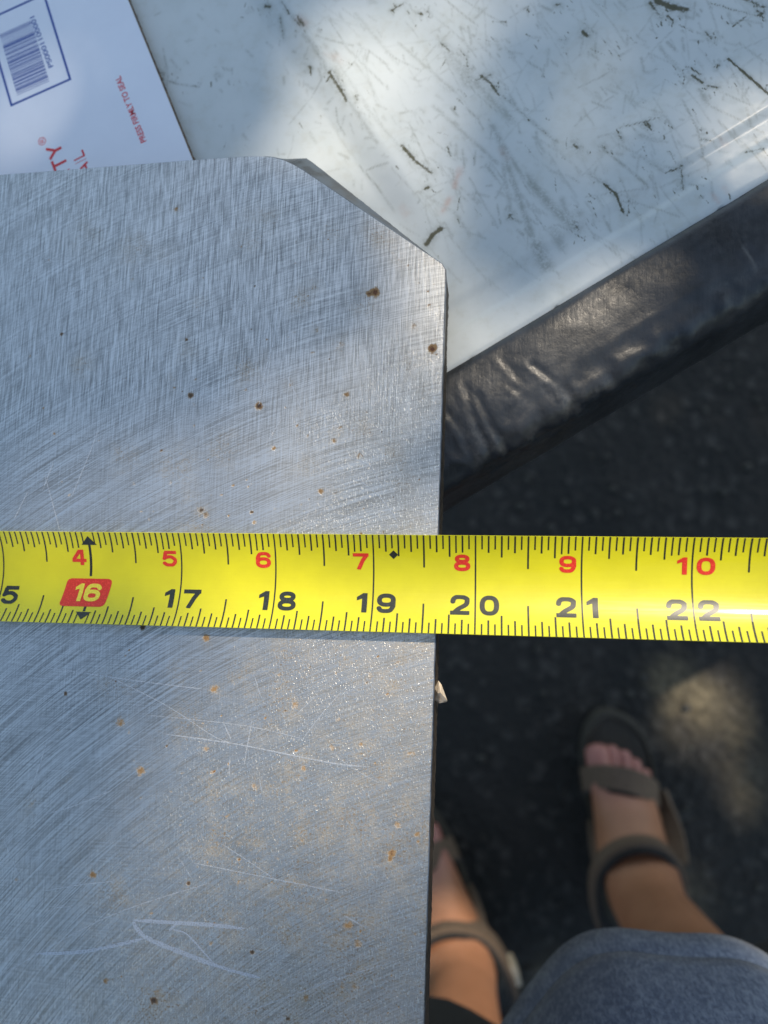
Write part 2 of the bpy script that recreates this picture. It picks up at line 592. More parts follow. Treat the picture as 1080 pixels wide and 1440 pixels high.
DK = [([(462, 100), (475, 120), (487, 140)], 8, 1.05), ([(500, 136), (503, 141)], 6, .8), ([(565, 205), (583, 226), (606, 243)], 9, 1.0),
      ([(598, 266), (602, 264)], 8, 1.1), ([(600, 343), (608, 330), (620, 322)], 10, 1.3), ([(550, 15), (570, 4)], 5, .9),
      ([(589, 19), (592, 21)], 6, .9), ([(601, 17), (603, 19)], 6, .9), ([(620, 62), (633, 72)], 8, .8), ([(645, 70), (656, 80), (657, 92)], 5, .8),
      ([(676, 106), (690, 116), (702, 134)], 9, .9), ([(655, 118), (690, 104)], 6, .6), ([(700, 128), (742, 165), (780, 198)], 4, .55), ([(850, 259), (866, 272), (877, 297)], 7, 1.05),
      ([(806, 312), (812, 322)], 12, .75), ([(800, 305), (815, 300)], 8, .5), ([(872, 179), (905, 171), (922, 167)], 3, .9), ([(910, 172), (913, 178)], 7, .7), ([(922, 164), (928, 166)], 7, .7),
      ([(925, -2), (945, 8), (966, 12)], 14, 1.2), ([(915, 0), (930, 22)], 8, .8), ([(940, 20), (948, 27)], 6, 1.1), ([(820, 42), (826, 48)], 10, 1.15), ([(787, 52), (796, 53)], 5, .8),
      ([(782, 3), (788, 3)], 6, .9), ([(992, 45), (1003, 55)], 7, .8), ([(1006, 52), (1005, 60)], 5, .8), ([(1000, 4), (1030, 13), (1075, 24)], 2.6, .9), ([(1024, 82), (1050, 105), (1082, 134)], 5, 1.4),
      ([(973, 94), (986, 103)], 4.5, 1.1), ([(974, 104), (988, 115)], 6, 1.1), ([(993, 119), (1010, 123)], 7, .8), ([(1006, 90), (1012, 91)], 4, .8),
      ([(986, 196), (1001, 199)], 5, .85), ([(958, 232), (961, 266)], 7, .7), ([(807, 203), (812, 208)], 9, .9), ([(868, 190), (877, 198)], 5, .7), ([(421, 28), (427, 36)], 10, .8), ([(394, 0), (410, 22), (430, 46)], 4, .75),
      ([(392, 20), (397, 48)], 5, .6), ([(433, 88), (436, 92)], 7, .8), ([(219, 106), (224, 103)], 8, 1.0), ([(222, 97), (228, 98)], 5, .8), ([(179, 20), (181, 20)], 7, 1.0), ([(226, 93), (228, 95)], 5, .7),
      ([(301, 98), (305, 100)], 6, .6), ([(370, 2), (378, 5)], 6, 1.1), ([(345, 8), (350, 7)], 5, .6), ([(217, 102), (245, 111), (276, 115)], 2.2, .8), ([(715, 307), (718, 302)], 8, .8), ([(847, 205), (850, 209)], 8, .7),
      ([(1065, 15), (1072, 18)], 8, .9), ([(1045, -3), (1075, 10)], 8, .9), ([(735, 9), (742, 7)], 4, .8), ([(700, 60), (703, 66)], 4, .5), ([(468, 100), (480, 122)], 12, .5)]
FT = [([(700, 190), (730, 280), (765, 375)], 9, .8), ([(740, 250), (775, 290), (808, 320)], 14, .9), ([(690, 175), (735, 250)], 7, .7), ([(755, 345), (768, 372)], 20, .9), ([(780, 325), (790, 345)], 16, .6),
      ([(842, 205), (880, 235), (912, 262)], 4, .9), ([(590, 270), (640, 300), (660, 330)], 6, .5), ([(707, 230), (720, 310)], 6, .6), ([(560, 60), (640, 130)], 4, .6), ([(610, 150), (700, 230)], 6, .6),
      ([(455, 60), (530, 170), (600, 250)], 5, .4), ([(830, 245), (855, 262)], 8, .7), ([(960, 140), (980, 180), (990, 222)], 3, .9), ([(900, 220), (930, 240)], 7, .6), ([(1000, 150), (1075, 185)], 3, .8),
      ([(985, 125), (995, 145)], 9, .8), ([(1040, 60), (1080, 90)], 3, .6), ([(950, 100), (1060, 150)], 2.5, .7), ([(900, 190), (930, 200)], 8, .6), ([(930, 65), (970, 110)], 5, .6), ([(640, 85), (720, 170)], 12, .6),
      ([(620, 60), (660, 120)], 14, .5), ([(500, 20), (560, 90)], 6, .4), ([(225, 60), (232, 100), (228, 140)], 2, .8), ([(480, 60), (540, 120)], 3, .6), ([(430, 50), (470, 110), (530, 200)], 6, .6), ([(700, 270), (760, 300)], 5, .5),
      ([(790, 280), (800, 310)], 8, .6), ([(930, 262), (1000, 230)], 3, .5), ([(660, 250), (700, 320)], 3, .6), ([(630, 330), (690, 400)], 3, .4), ([(1030, 180), (1080, 240)], 2.5, .7), ([(1010, 170), (1045, 205)], 3, .7)]
for a in DK:
    stroke(dirt, a[0], a[1] * .72, a[2] * .95)
    stroke(faint, a[0], a[1] * 1.7, .6)
for a in FT: stroke(faint, a[0], a[1], a[2])
rk = random.Random(9)
for pts_, wd_, am_ in DK:
    for _ in range(7):
        q0 = rk.choice(pts_); x = q0[0] + rk.gauss(0, 9); y = q0[1] + rk.gauss(0, 10); a = rk.gauss(.9, .5); L = rk.uniform(1, 7)
        stroke(dirt if rk.random() < .55 else faint, [(x, y), (x + L * math.cos(a), y + L * math.sin(a))], rk.uniform(1.5, 3.6), rk.uniform(.45, .95))
rr = random.Random(5)
for i in range(260):
    x = rr.uniform(400, 1080); y = rr.uniform(-20, 380)
    if y > 520 - .6 * (x - 300) * .9 and x > 950: continue
    a = rr.gauss(.9, .28) if rr.random() < .75 else rr.gauss(-.6, .3); L = rr.uniform(15, 95); b = rr.uniform(-5, 5)
    stroke(faint, [(x, y), (x + L * .5 * math.cos(a) + b, y + L * .5 * math.sin(a)), (x + L * math.cos(a), y + L * math.sin(a))], rr.uniform(1.6, 2.6), rr.uniform(.12, .55) * (1 if rr.random() < .85 else 1.7))
for i in range(330):
    x = rr.uniform(620, 1080); y = rr.uniform(0, 330) - .25 * max(0, x - 800)
    a = rr.gauss(.85, .55); L = rr.uniform(4, 26)
    stroke(faint if rr.random() < .7 else dirt, [(x, y), (x + L * math.cos(a), y + L * math.sin(a))], rr.uniform(1.5, 4.5), rr.uniform(.35, .8))
for i in range(120):
    x = rr.uniform(420, 680); y = rr.uniform(0, 250)
    a = rr.gauss(.9, .6); L = rr.uniform(3, 18)
    stroke(faint if rr.random() < .75 else dirt, [(x, y), (x + L * math.cos(a), y + L * math.sin(a))], rr.uniform(2, 4.5), rr.uniform(.3, .7))
for i in range(60):
    x = rr.uniform(190, 470); y = rr.uniform(0, 210)
    a = rr.gauss(.9, .7); L = rr.uniform(2, 14)
    stroke(faint if rr.random() < .8 else dirt, [(x, y), (x + L * math.cos(a), y + L * math.sin(a))], rr.uniform(1.5, 4), rr.uniform(.3, .7))
for a in [([(647, 238), (640, 262)], 10, .55), ([(633, 278), (622, 298)], 9, .5), ([(1002, 275), (1010, 283)], 8, .5), ([(1018, 265), (1022, 270)], 7, .4), ([(420, 26), (428, 34)], 14, .35),
          ([(460, 75), (480, 85)], 14, .2), ([(1016, 196), (1022, 204)], 10, .35), ([(705, 212), (712, 222)], 12, .25), ([(565, 290), (570, 298)], 12, .25)]:
    stroke(russ, *a)
nedge = .00025 * vnoise(np.c_[ee, np.zeros(len(ee)), np.zeros(len(ee))], 90., 9.0, 3) * (nn < .0008)
for q, ww, dp in (((785, 433), .0010, .0006), ((1015, 294), .0010, .0007), ((665, 505), .0012, .0004)):
    e0 = (U2(*q, ZW) - O2) @ ev
    nedge += dp * np.exp(-((ee - e0) / ww) ** 2) * (nn < .0008)
Pw = P2 + np.clip(nedge, -.0002, .0014)[:, None] * nv
mk('inner_panel', np.c_[Pw, ZW + z], gridfaces(len(es), len(ns)), WHITE, tail, smooth=True, attrs={'dirt': dirt, 'faint': faint, 'russet': russ})

# cap: profile swept along the edge
prof = [(.004, -.0020), (.0012, -.0012), (.0004, -.0002), (-.0012, .0003), (-.004, .0004), (-.008, .0002), (-.012, -.0002), (-.016, -.0008), (-.0185, -.0016)]
R0 = .0075; cx = -.0195; cz = -.0020 - R0
for k in range(9):
    a = math.radians(90 + 10 * k + 5)
    prof.append((cx + R0 * math.cos(a), cz + R0 * math.sin(a)))
for zz in (-.016, -.022, -.028, -.034, -.039): prof.append((cx - R0 - .0002, zz))
for k in range(1, 6):
    a = math.radians(180 + 18 * k); prof.append((cx + .004 + (R0 + .004) * math.cos(a) * .99, -.040 + .005 * math.sin(a)))
prof += [(-.006, -.045), (.004, -.045)]
# refine profile
pr = []
for a, b in zip(prof[:-1], prof[1:]):
    L = math.hypot(b[0] - a[0], b[1] - a[1]); n_ = max(1, int(L / .0009))
    if a[0] > .003: n_ = 1
    for k in range(n_): pr.append((a[0] + (b[0] - a[0]) * k / n_, a[1] + (b[1] - a[1]) * k / n_))
pr.append(prof[-1]); pr = np.array(pr)
esc = axis(-.012, .112, .0010, -.75, .75)
Ec = np.repeat(esc, len(pr)); Pn = np.tile(pr, (len(esc), 1))
tg = np.gradient(pr, axis=0); nrm = np.c_[tg[:, 1], -tg[:, 0]]; nrm /= np.linalg.norm(nrm, axis=1)[:, None] + 1e-9
# outward: away from the section centre
cen = np.array([-.013, -.022]); sgn = np.sign(((pr - cen) * nrm).sum(1)); nrm *= sgn[:, None]
Nn = np.tile(nrm, (len(esc), 1))
Pc2 = O2 + Ec[:, None] * ev + Pn[:, :1] * nv
P3 = np.c_[Pc2, ZW + Pn[:, 1]]
outer = np.exp(-((Pn[:, 0] + .024) / .006) ** 2) * (Pn[:, 1] > -.02)
disp = .0004 * vnoise(P3, 45., 1.7, 3) + .0010 * outer * vnoise(P3, 160., 5.3, 5)
wear = np.zeros(len(P3))
ZC = ZW
CRE = [([(748, 515), (790, 545), (806, 566)], 7, 1.5), ([(795, 540), (812, 560), (806, 575)], 6, 1.5), ([(672, 560), (690, 600), (716, 630)], 9, 1.7), ([(655, 545), (668, 590), (690, 640)], 8, 1.3), ([(628, 580), (645, 600), (660, 632)], 5, 1.2),
       ([(1050, 350), (1075, 385)], 6, 1.2), ([(1020, 400), (1060, 385), (1080, 375)], 6, .9), ([(960, 425), (1010, 402)], 8, .8), ([(870, 480), (930, 445)], 8, .7), ([(860, 420), (882, 405)], 6, .6), ([(720, 545), (740, 560)], 6, .7), ([(700, 480), (712, 500)], 6, .5),
       ([(668, 505), (690, 495)], 4, .8), ([(700, 500), (735, 540)], 7, .6), ([(640, 520), (665, 512)], 3, 1.0), ([(700, 650), (760, 605)], 5, 1.0)]
top = (Pn[:, 1] > -.012)
crease = np.zeros(len(P3))
for pts, wd, am in CRE: stroke(crease, pts, wd, am, ZC - .001, Pc2)
crease *= top
ridge = np.zeros(len(P3))
for pts, wd, am in CRE: stroke(ridge, [(x - 9, y + 1) for x, y in pts], wd * 1.3, am, ZC - .001, Pc2)
ridge *= top
disp += -.0004 * crease + .0002 * ridge
for pts, wd, am in [([(640, 690), (700, 655), (760, 605)], 16, .8), ([(770, 545), (800, 560)], 22, .9), ([(660, 600), (700, 625)], 26, .8), ([(690, 560), (740, 575)], 30, .4), ([(640, 560), (660, 620)], 30, .4), ([(805, 560), (860, 535)], 12, .6), ([(1000, 408), (1080, 372)], 12, .5), ([(660, 600), (672, 645)], 10, 1.)]:
    stroke(wear, pts, wd, am, ZC - .001, Pc2)
wear *= top * .6
fl_ = sstep(.0005, -.0030, Pn[:, 0])
P3[:, :2] += (disp * Nn[:, 0] * fl_)[:, None] * nv
P3[:, 2] += disp * Nn[:, 1] * fl_
mk('edge_cap', P3, gridfaces(len(esc), len(pr)), CAP, tail, smooth=True, attrs={'wear': wear})
# outer skin of the tailgate below
v = []
for e_, n_, zz in [(-.75, -.004, -.040), (.75, -.004, -.040), (.75, .5, -.040), (-.75, .5, -.040), (-.75, -.004, -.052), (.75, -.004, -.052), (.75, .5, -.060), (-.75, .5, -.060)]:
    p = O2 + e_ * ev + n_ * nv; v.append((p[0], p[1], ZW + zz))
mk('outer_skin', v, [(0, 1, 2, 3), (7, 6, 5, 4), (0, 4, 5, 1), (1, 5, 6, 2), (2, 6, 7, 3), (3, 7, 4, 0)], simple('white_truck_paint', (.6, .62, .62), .3, coat=.5), tail)

# ------------------------------------------------------------------ mailing envelope
ENVO = U(270, 222.5, ZE)
env = empty('mailing_envelope', ENVO.tolist())
tag(env, 'white card mailing envelope with red and blue print, lying on the tailgate under the plate', 'envelope')
a = U2(180, 0, ZE); b = U2(270, 222.5, ZE)
d1 = (b - a) / np.linalg.norm(b - a); d2 = np.array([d1[1], -d1[0]])
if d2[0] > 0: d2 = -d2
c0 = b + d1 * .085; c1 = c0 + d2 * .305; c2 = c1 - d1 * .235; c3 = c0 - d1 * .235


def slab(name, poly, z0, z1, mat, parent, rough_edge=0.):
    n = len(poly)
    V = [(p[0], p[1], z1) for p in poly] + [(p[0], p[1], z0) for p in poly]
    F = [tuple(range(n)), tuple(range(2 * n - 1, n - 1, -1))] + [(i, i + n, (i + 1) % n + n, (i + 1) % n) for i in range(n)]
    o = mk(name, V, F, mat, parent)
    bm = bmesh.new(); bm.from_mesh(o.data); bmesh.ops.recalc_face_normals(bm, faces=bm.faces); bm.to_mesh(o.data); bm.free()
    return o


slab('card_face', [c0, c1, c2, c3], ZE - .00035, ZE, ENV, env)
# frayed brown board core, a hair proud of the printed face
pts = []
nseg = 400
for k in range(nseg + 1):
    p = c0 + (c3 - c0) * k / nseg
    pts.append(p - d2 * (.00055 + .00022 * noise.noise((k * .35, 0, 0)) + .00015 * noise.noise((k * 1.7, 3, 0))))
pts = pts + [c3 + d2 * .3, c0 + d2 * .3]
slab('board_core', pts, ZE - .00105, ZE - .00036, CARD, env)

# ---- lettering
_fc = {}


def text_mesh(s, bold, spacing=1.0):
    key = (s, bold, spacing)
    if key in _fc: return _fc[key]
    c = bpy.data.curves.new('t', 'FONT')
    c.body = s; c.offset = bold; c.resolution_u = 6; c.space_character = spacing
    c.dimensions = '2D'; c.fill_mode = 'BOTH' if hasattr(c, 'fill_mode') else 'BOTH'
    o = bpy.data.objects.new('t', c); COL.objects.link(o)
    dg = bpy.context.evaluated_depsgraph_get()
    me = bpy.data.meshes.new_from_object(o.evaluated_get(dg))
    V = np.array([v.co[:] for v in me.vertices]); F = [tuple(p.vertices) for p in me.polygons]
    bpy.data.objects.remove(o); bpy.data.meshes.remove(me); bpy.data.curves.remove(c)
    _fc[key] = (V, F)
    return V, F


def crom(pts, m=8):
    out = []
    pts = [np.array(p, float) for p in pts]
    for i in range(len(pts) - 1):
        p0 = pts[max(i - 1, 0)]; p1 = pts[i]; p2 = pts[i + 1]; p3 = pts[min(i + 2, len(pts) - 1)]
        for k in range(m):
            t = k / m
            out.append(.5 * ((2 * p1) + (-p0 + p2) * t + (2 * p0 - 5 * p1 + 4 * p2 - p3) * t * t + (-p0 + 3 * p1 - 3 * p2 + p3) * t ** 3))
    out.append(pts[-1])
    return out


def sell(cx_, cy_, rx, ry, e=2.5, n=40):
    return [(cx_ + rx * abs(math.cos(a)) ** (2 / e) * math.copysign(1, math.cos(a)), cy_ + ry * abs(math.sin(a)) ** (2 / e) * math.copysign(1, math.sin(a))) for a in (2 * math.pi * k / n for k in range(n + 1))]


KX = .80                      # horizontal squeeze of the stroke metric: vertical stems come out heavier
_sg = {}


def stroke_glyph(ch, w=.104, thin=False):
    """filled bold glyph in the unit square from stroked paths (merged by a distance field)"""
    key = (ch, w, thin)
    if key in _sg: return _sg[key]
    L = 1 - w; q = w / KX; R = 1 - q; cx_ = .5; rx = .5 - q
    poly = []; paths = []
    if ch == '0' or ch == 'O': paths = [sell(.5, .5, rx, .5 - w)]
    elif ch == '1': poly = [[(.50, 0), (1, 0), (1, 1), (.60, 1), (.0, .80), (.0, .62), (.50, .72)]]
    elif ch == '2': paths = [crom([(q, .66), (q + .04, .80), (.33, L), (.66, L), (R, .80), (R, .68), (.80, .52), (.42, .30), (.20, w)]), [(0.0, w), (1, w)]]
    elif ch == '4': paths = [[(.60, 1), (.08, .33)], [(.0, .30), (1, .30)], [(.70, 0), (.70, 1)]]
    elif ch == '5': paths = [[(.16, L), (.97, L)], [(.24, L), (.15, .47)], crom([(.12, .50), (.34, .60), (.62, .60), (R, .44), (R, .28), (.68, w), (.34, w), (.13, .22)])]
    elif ch in '69':
        paths = [crom([(R + .01, .74), (.76, .87), (.5, L), (.27, .85), (q, .62), (q, .40)]), sell(.5, .335, rx, .335 - w, 2.4)]
        if ch == '9': paths = [[(1 - x, 1 - y) for x, y in p] for p in paths]
    elif ch == '7': paths = [[(0, L), (1, L)], [(.90, .93), (.62, .55), (.36, 0)]]
    elif ch == '8': paths = [sell(.5, .735, rx - .05, .265 - w, 2.3), sell(.5, .295, rx, .295 - w, 2.4)]
    elif ch == '3': paths = [crom([(.1, .80), (.3, L), (.7, L), (R, .75), (.7, .56), (.45, .54)]), crom([(.45, .54), (.75, .52), (R, .3), (.7, w), (.3, w), (.1, .22)])]
    elif ch == 'I': paths = [[(.5, 0), (.5, 1)]]
    elif ch == 'T': paths = [[(0, L), (1, L)], [(.5, 0), (.5, 1)]]
    elif ch == 'L': paths = [[(q, 0), (q, 1)], [(0, w), (1, w)]]
    elif ch == 'Y': paths = [[(.06, 1), (.5, .45)], [(.94, 1), (.5, .45)], [(.5, .5), (.5, 0)]]
    elif ch == 'R': paths = [[(q, 0), (q, 1)], crom([(0, L), (.6, L), (R, .74), (.6, .52), (0, .5)]), [(.5, .5), (.9, 0)]]
    elif ch == 'P': paths = [[(q, 0), (q, 1)], crom([(0, L), (.6, L), (R, .72), (.6, .47), (0, .46)])]
    elif ch == 'A': paths = [[(.05, 0), (.5, 1)], [(.95, 0), (.5, 1)], [(.2, .28), (.8, .28)]]
    elif ch == 'M': paths = [[(q, 0), (q, 1)], [(R, 0), (R, 1)], [(.14, .95), (.5, .3)], [(.86, .95), (.5, .3)]]
    G = 45
    gx, gy = np.meshgrid(np.linspace(0, 1, G), np.linspace(0, 1, G), indexing='ij')
    P = np.c_[gx.ravel(), gy.ravel()] * (KX, 1)
    D = np.full(len(P), -1.)
    for pth in paths:
        pth = [np.array(p, float) * (KX, 1) for p in pth]
        n_ = len(pth)
        for i in range(n_ - 1):
            a, b = pth[i], pth[i + 1]
            if np.linalg.norm(b - a) < 1e-6: continue
            if n_ <= 3 and not thin:            # straight strokes end square
                t = (b - a) / np.linalg.norm(b - a); c = (a + b) / 2; hl = np.linalg.norm(b - a) / 2
                u = np.abs((P - c) @ t) - hl; v = np.abs((P - c) @ np.array([-t[1], t[0]])) - w
                d = -np.maximum(u, v)
                if n_ == 3: d = np.maximum(d, w - segdist(P, a, b)[0]) if i == 0 else d
            else:
                dd, tt = segdist(P, a, b)
                d = w - dd
                closed = np.linalg.norm(pth[0] - pth[-1]) < 1e-3
                if not closed and i in (0, n_ - 2):      # cut terminals flat
                    t = (b - a) / np.linalg.norm(b - a)
                    if i == 0: d = np.minimum(d, (P - a) @ t)
                    else: d = np.minimum(d, (b - P) @ t)
            D = np.maximum(D, d)
    for pl in poly:
        pl = [np.array(p, float) * (KX, 1) for p in pl]
        ins_ = np.zeros(len(P), bool); dm = np.full(len(P), 9.)
        for a, b in zip(pl, pl[1:] + pl[:1]):
            dm = np.minimum(dm, segdist(P, a, b)[0])
            cnd = (a[1] > P[:, 1]) != (b[1] > P[:, 1])
            xi = a[0] + (P[:, 1] - a[1]) / ((b[1] - a[1]) if abs(b[1] - a[1]) > 1e-9 else 1e-9) * (b[0] - a[0])
            ins_ ^= cnd & (P[:, 0] < xi)
        D = np.maximum(D, np.where(ins_, dm, -dm))
    D = D.reshape(G, G)
    V = []; F = []; vid = {}

    def vtx(kk, p):
        if kk not in vid: vid[kk] = len(V); V.append(p)
        return vid[kk]
    for i in range(G - 1):
        for j in range(G - 1):
            cs_ = [(i, j), (i + 1, j), (i + 1, j + 1), (i, j + 1)]
            dv = [D[c] for c in cs_]
            if max(dv) <= 0: continue
            f_ = []
            for k in range(4):
                a, b = cs_[k], cs_[(k + 1) % 4]; da, db = dv[k], dv[(k + 1) % 4]
                if da > 0: f_.append(vtx(a, (gx[a], gy[a])))
                if (da > 0) != (db > 0):
                    t = da / (da - db)
                    f_.append(vtx((min(a, b), max(a, b)), (gx[a] + (gx[b] - gx[a]) * t, gy[a] + (gy[b] - gy[a]) * t)))
            if len(f_) >= 3: F.append(tuple(f_))
    _sg[key] = (np.array(V), F)
    return _sg[key]


def stroked_word(word, widths, gap, end, start_dir, hgt, mat, z, parent, w=.10):
    """bold capitals ending at pixel end, reading toward it from pixel start_dir"""
    e = U2(*end, z); s_ = U2(*start_dir, z)
    u = (e - s_) / np.linalg.norm(e - s_); vv = np.array([-u[1], u[0]])
    x = 0.0
    for chh, wd in reversed(list(zip(word, widths))):
        V, F = stroke_glyph(chh, w)
        x -= wd * hgt
        P = e + (x + V[:, 0] * wd * hgt)[:, None] * u + (V[:, 1] * hgt)[:, None] * vv
        mk('letter', np.c_[P, np.full(len(P), z)], F, mat, parent)
        x -= gap * hgt


def flat_text(name, s, bold, p0, p1, hgt, mat, z, parent, align='L', width=None):
    """baseline from pixel p0 toward p1"""
    a = U2(*p0, z); b = U2(*p1, z)
    u = (b - a) / np.linalg.norm(b - a); vv = np.array([-u[1], u[0]])
    V, F = text_mesh(s, bold)
    x0, x1 = V[:, 0].min(), V[:, 0].max(); y1 = .73
    sy = hgt / y1
    sx = (width or np.linalg.norm(b - a)) / (x1 - x0)
    X = (V[:, 0] - (x0 if align == 'L' else x1)) * sx
    o0 = a if align == 'L' else b
    P = o0 + X[:, None] * u + (V[:, 1] * sy)[:, None] * vv
    return mk(name, np.c_[P, np.full(len(P), z)], F, mat, parent)


ZI = ZE + .00003
pxm = float(np.linalg.norm(U2(15, 150, ZI) - U2(100, 112, ZI)) / math.hypot(85, 38))                 # metres per photo pixel at the envelope
flat_text('lettering', 'PS0001100001', .012, (75, 93), (48, 22), 7.5 * pxm, EBLUE2, ZI, env)
flat_text('lettering', 'PRESS FIRMLY TO SEAL', .018, (206, 198), (169, 106), 8.5 * pxm, ERED, ZI, env)
stroked_word('PRIORITY', [.8, .85, .26, .95, .85, .26, .85, .95], .12, (83, 199), (97, 235), 21 * pxm, ERED, ZI, env, .085)
stroked_word('MAIL', [1.0, .95, .24, .62], .14, (116.5, 210), (130, 245), 17 * pxm, ERED, ZI, env, .08)
flat_text('lettering', '\u00ae', .0, (66, 201), (62, 191), 11 * pxm, ERED, ZI, env)


def quad(p, q, wpx, z, cap=0.):
    a = np.asarray(p); b = np.asarray(q); t = (b - a) / np.linalg.norm(b - a); n = np.array([-t[1], t[0]])
    h = wpx * pxm / 2; a = a - t * cap; b = b + t * cap
    return [(*(a + n * h), z), (*(a - n * h), z), (*(b - n * h), z), (*(b + n * h), z)]


bl, br = U2(15, 150, ZI), U2(100.5, 112, ZI)
wv = (br - bl); WB = np.linalg.norm(wv); wv /= WB; uvv = np.array([-wv[1], wv[0]])
HB = float(np.linalg.norm(U2(100, 112, ZI) - U2(53.3, -5.7, ZI)))
tl, tr = bl + uvv * HB, br + uvv * HB
V = []; F = []
h = 3.2 * pxm
outer_ = [bl, br, tr, tl]; inn = [bl + wv * h + uvv * h, br - wv * h + uvv * h, tr - wv * h - uvv * h, tl + wv * h - uvv * h]
V = [(*p, ZI) for p in outer_] + [(*p, ZI) for p in inn]
F = [(i, (i + 1) % 4, (i + 1) % 4 + 4, i + 4) for i in range(4)]
mk('barcode_frame', V, F, EBLUE, env)
V = []; F = []
rb = random.Random(3); u_ = 13.0
while u_ < 116:
    wd = rb.choice([.9, .9, 1.2, 1.7, 2.2]); gp = rb.choice([.7, .8, 1.0, 1.6, 2.2])
    if rb.random() < .08: gp += 1.5
    a = bl + uvv * u_ * pxm + wv * 13.5 * pxm; b = bl + uvv * u_ * pxm + wv * 63 * pxm
    k = len(V); V += quad(a, b, wd * .9, ZI); F.append((k, k + 1, k + 2, k + 3)); u_ += wd / 2 + gp + .75
mk('barcode', V, F, EBLUE, env)

# ------------------------------------------------------------------ steel plate
XL, YB = -.4826, -.20
TOPZ = ZP
outl = [U2(300, 222, TOPZ), U2(345, 219.2, TOPZ), U2(370, 218.9, TOPZ), U2(386, 220.5, TOPZ), U2(401, 224.9, TOPZ), U2(414, 231.0, TOPZ), U2(427, 238.8, TOPZ), U2(622, 370, TOPZ), U2(627.5, 379, TOPZ), U2(597, 1440, TOPZ)]
re = (outl[-1] - outl[-2]); re = outl[-2] + re * ((YB - outl[-2][1]) / re[1])
outl[-1] = re
yl = U2(0, 245, TOPZ)
sl = (outl[0] - yl); ytl = outl[0][1] - sl[1] / sl[0] * (outl[0][0] - XL)
outl = [np.array([XL + .03, ytl])] + outl + [np.array([XL + .02, YB]), np.array([XL, YB + .02]), np.array([XL, ytl - .03])]
xs = axis(-.118, .0185, .0005, XL - .001, .02, .02)
ys = axis(-.112, .124, .0005, YB - .001, .135, .02)
X_, Y_ = np.meshgrid(xs, ys, indexing='ij')
bm = bmesh.new()
me = bpy.data.meshes.new('tmp')
me.from_pydata(np.c_[X_.ravel(), Y_.ravel(), np.zeros(X_.size)].tolist(), [], gridfaces(len(xs), len(ys)).tolist())
bm.from_mesh(me)
INS = .00025                      # small worn edge radius
for a, b in zip(outl, outl[1:] + outl[:1]):
    t = b - a; n = np.array([-t[1], t[0]]) / np.linalg.norm(t)      # clockwise outline: left is outside
    geom = bm.verts[:] + bm.edges[:] + bm.faces[:]
    pa = a - n * INS
    bmesh.ops.bisect_plane(bm, geom=geom, dist=1e-8, plane_co=(pa[0], pa[1], 0), plane_no=(n[0], n[1], 0), clear_outer=True)
bm.to_mesh(me); bm.free()
Vt = np.empty(len(me.vertices) * 3); me.vertices.foreach_get('co', Vt); Vt = Vt.reshape(-1, 3)
Ft = [tuple(p.vertices) for p in me.polygons]
PT = Vt[:, :2]
rust = np.zeros(len(PT)); stain = np.zeros(len(PT)); dark = np.zeros(len(PT))


def spot(arr, x, y, r, amt):
    p = U2(x, y, ZP); r = r * .185 / FPX
    arr[:] = np.maximum(arr, amt * np.exp(-(((PT - p) ** 2).sum(1)) / (r * r)))


RS = [(527, 411, 9, 1.15), (519, 413, 5, 1.1), (608, 490, 8, 1.2), (364, 571, 7, 1.1), (268, 556, 5, 1.1), (488, 554, 5, 1.0), (385, 630, 5, .85), (248, 294, 5, .85), (452, 690, 6, .8), (470, 692, 7, .6), (283, 718, 11, .62), (290, 724, 6, .8),
      (200, 882, 6, 1.0), (290, 897, 7, .85), (198, 1084, 9, .75), (169, 1016, 9, .7), (302, 969, 9, .65), (290, 1052, 7, .6), (44, 1132, 9, .55), (130, 1230, 7, .85), (216, 1407, 7, 1.0), (220, 1395, 9, .6), (427, 1081, 7, .75), (415, 990, 7, .7), (347, 1138, 8, .5),
      (338, 1185, 8, .5), (551, 1200, 7, .95), (549, 1208, 4, 1.1), (489, 1301, 8, .85), (504, 1327, 7, .8), (587, 1173, 5, .8), (483, 1387, 7, .65), (430, 1404, 7, .7), (358, 1105, 7, .6), (468, 1052, 7, .6), (148, 1380, 5, .8), (603, 430, 5, .65), (583, 458, 8, .6), (480, 485, 12, .5),
      (446, 463, 6, .6), (440, 405, 10, .45), (410, 540, 6, .5), (470, 620, 7, .6), (505, 640, 8, .55), (478, 605, 10, .5), (240, 680, 5, .5), (77, 610, 4, .8), (500, 1387, 6, .6), (245, 545, 4, .6), (560, 1160, 6, .7), (575, 1060, 7, .5), (540, 1000, 8, .5), (520, 950, 8, .5), (560, 930, 7, .5), (166, 880, 6, .5)]
for x, y, r, a_ in RS: spot(rust, x, y, r, a_)
for x, y, r in [(268, 556, 5), (283, 718, 14), (200, 882, 7), (364, 571, 4), (355, 1339, 5), (216, 1407, 6), (87, 470, 4), (85, 468, 4), (265, 1242, 5), (450, 1343, 5), (470, 692, 5), (354, 720, 4), (92, 975, 4), (404, 1432, 4), (262, 478, 3)]: spot(dark, x, y, r, .9)
for x, y, r in [(87, 470, 4), (355, 1339, 4), (265, 1242, 4), (354, 720, 3.5), (92, 975, 4), (404, 1432, 4), (262, 478, 3), (507, 750, 3)]: spot(rust, x, y, r, 1.0)
rr = random.Random(11)
for x, y, r, a_ in RS: spot(stain, x, y, r * 1.7, .5)
for i in range(380):
    x = 640 * rr.random() ** .5; y = rr.uniform(300, 1440)
    spot(rust, x, y, rr.uniform(2.0, 5.0), rr.uniform(.25, .62))
for i in range(190):
    x = 640 * rr.random() ** .6; y = rr.uniform(330, 1440)
    spot(rust, x, y, rr.uniform(1.4, 2.6), rr.uniform(.7, 1.1))
    if rr.random() < .4: spot(dark, x, y, 3, .8)
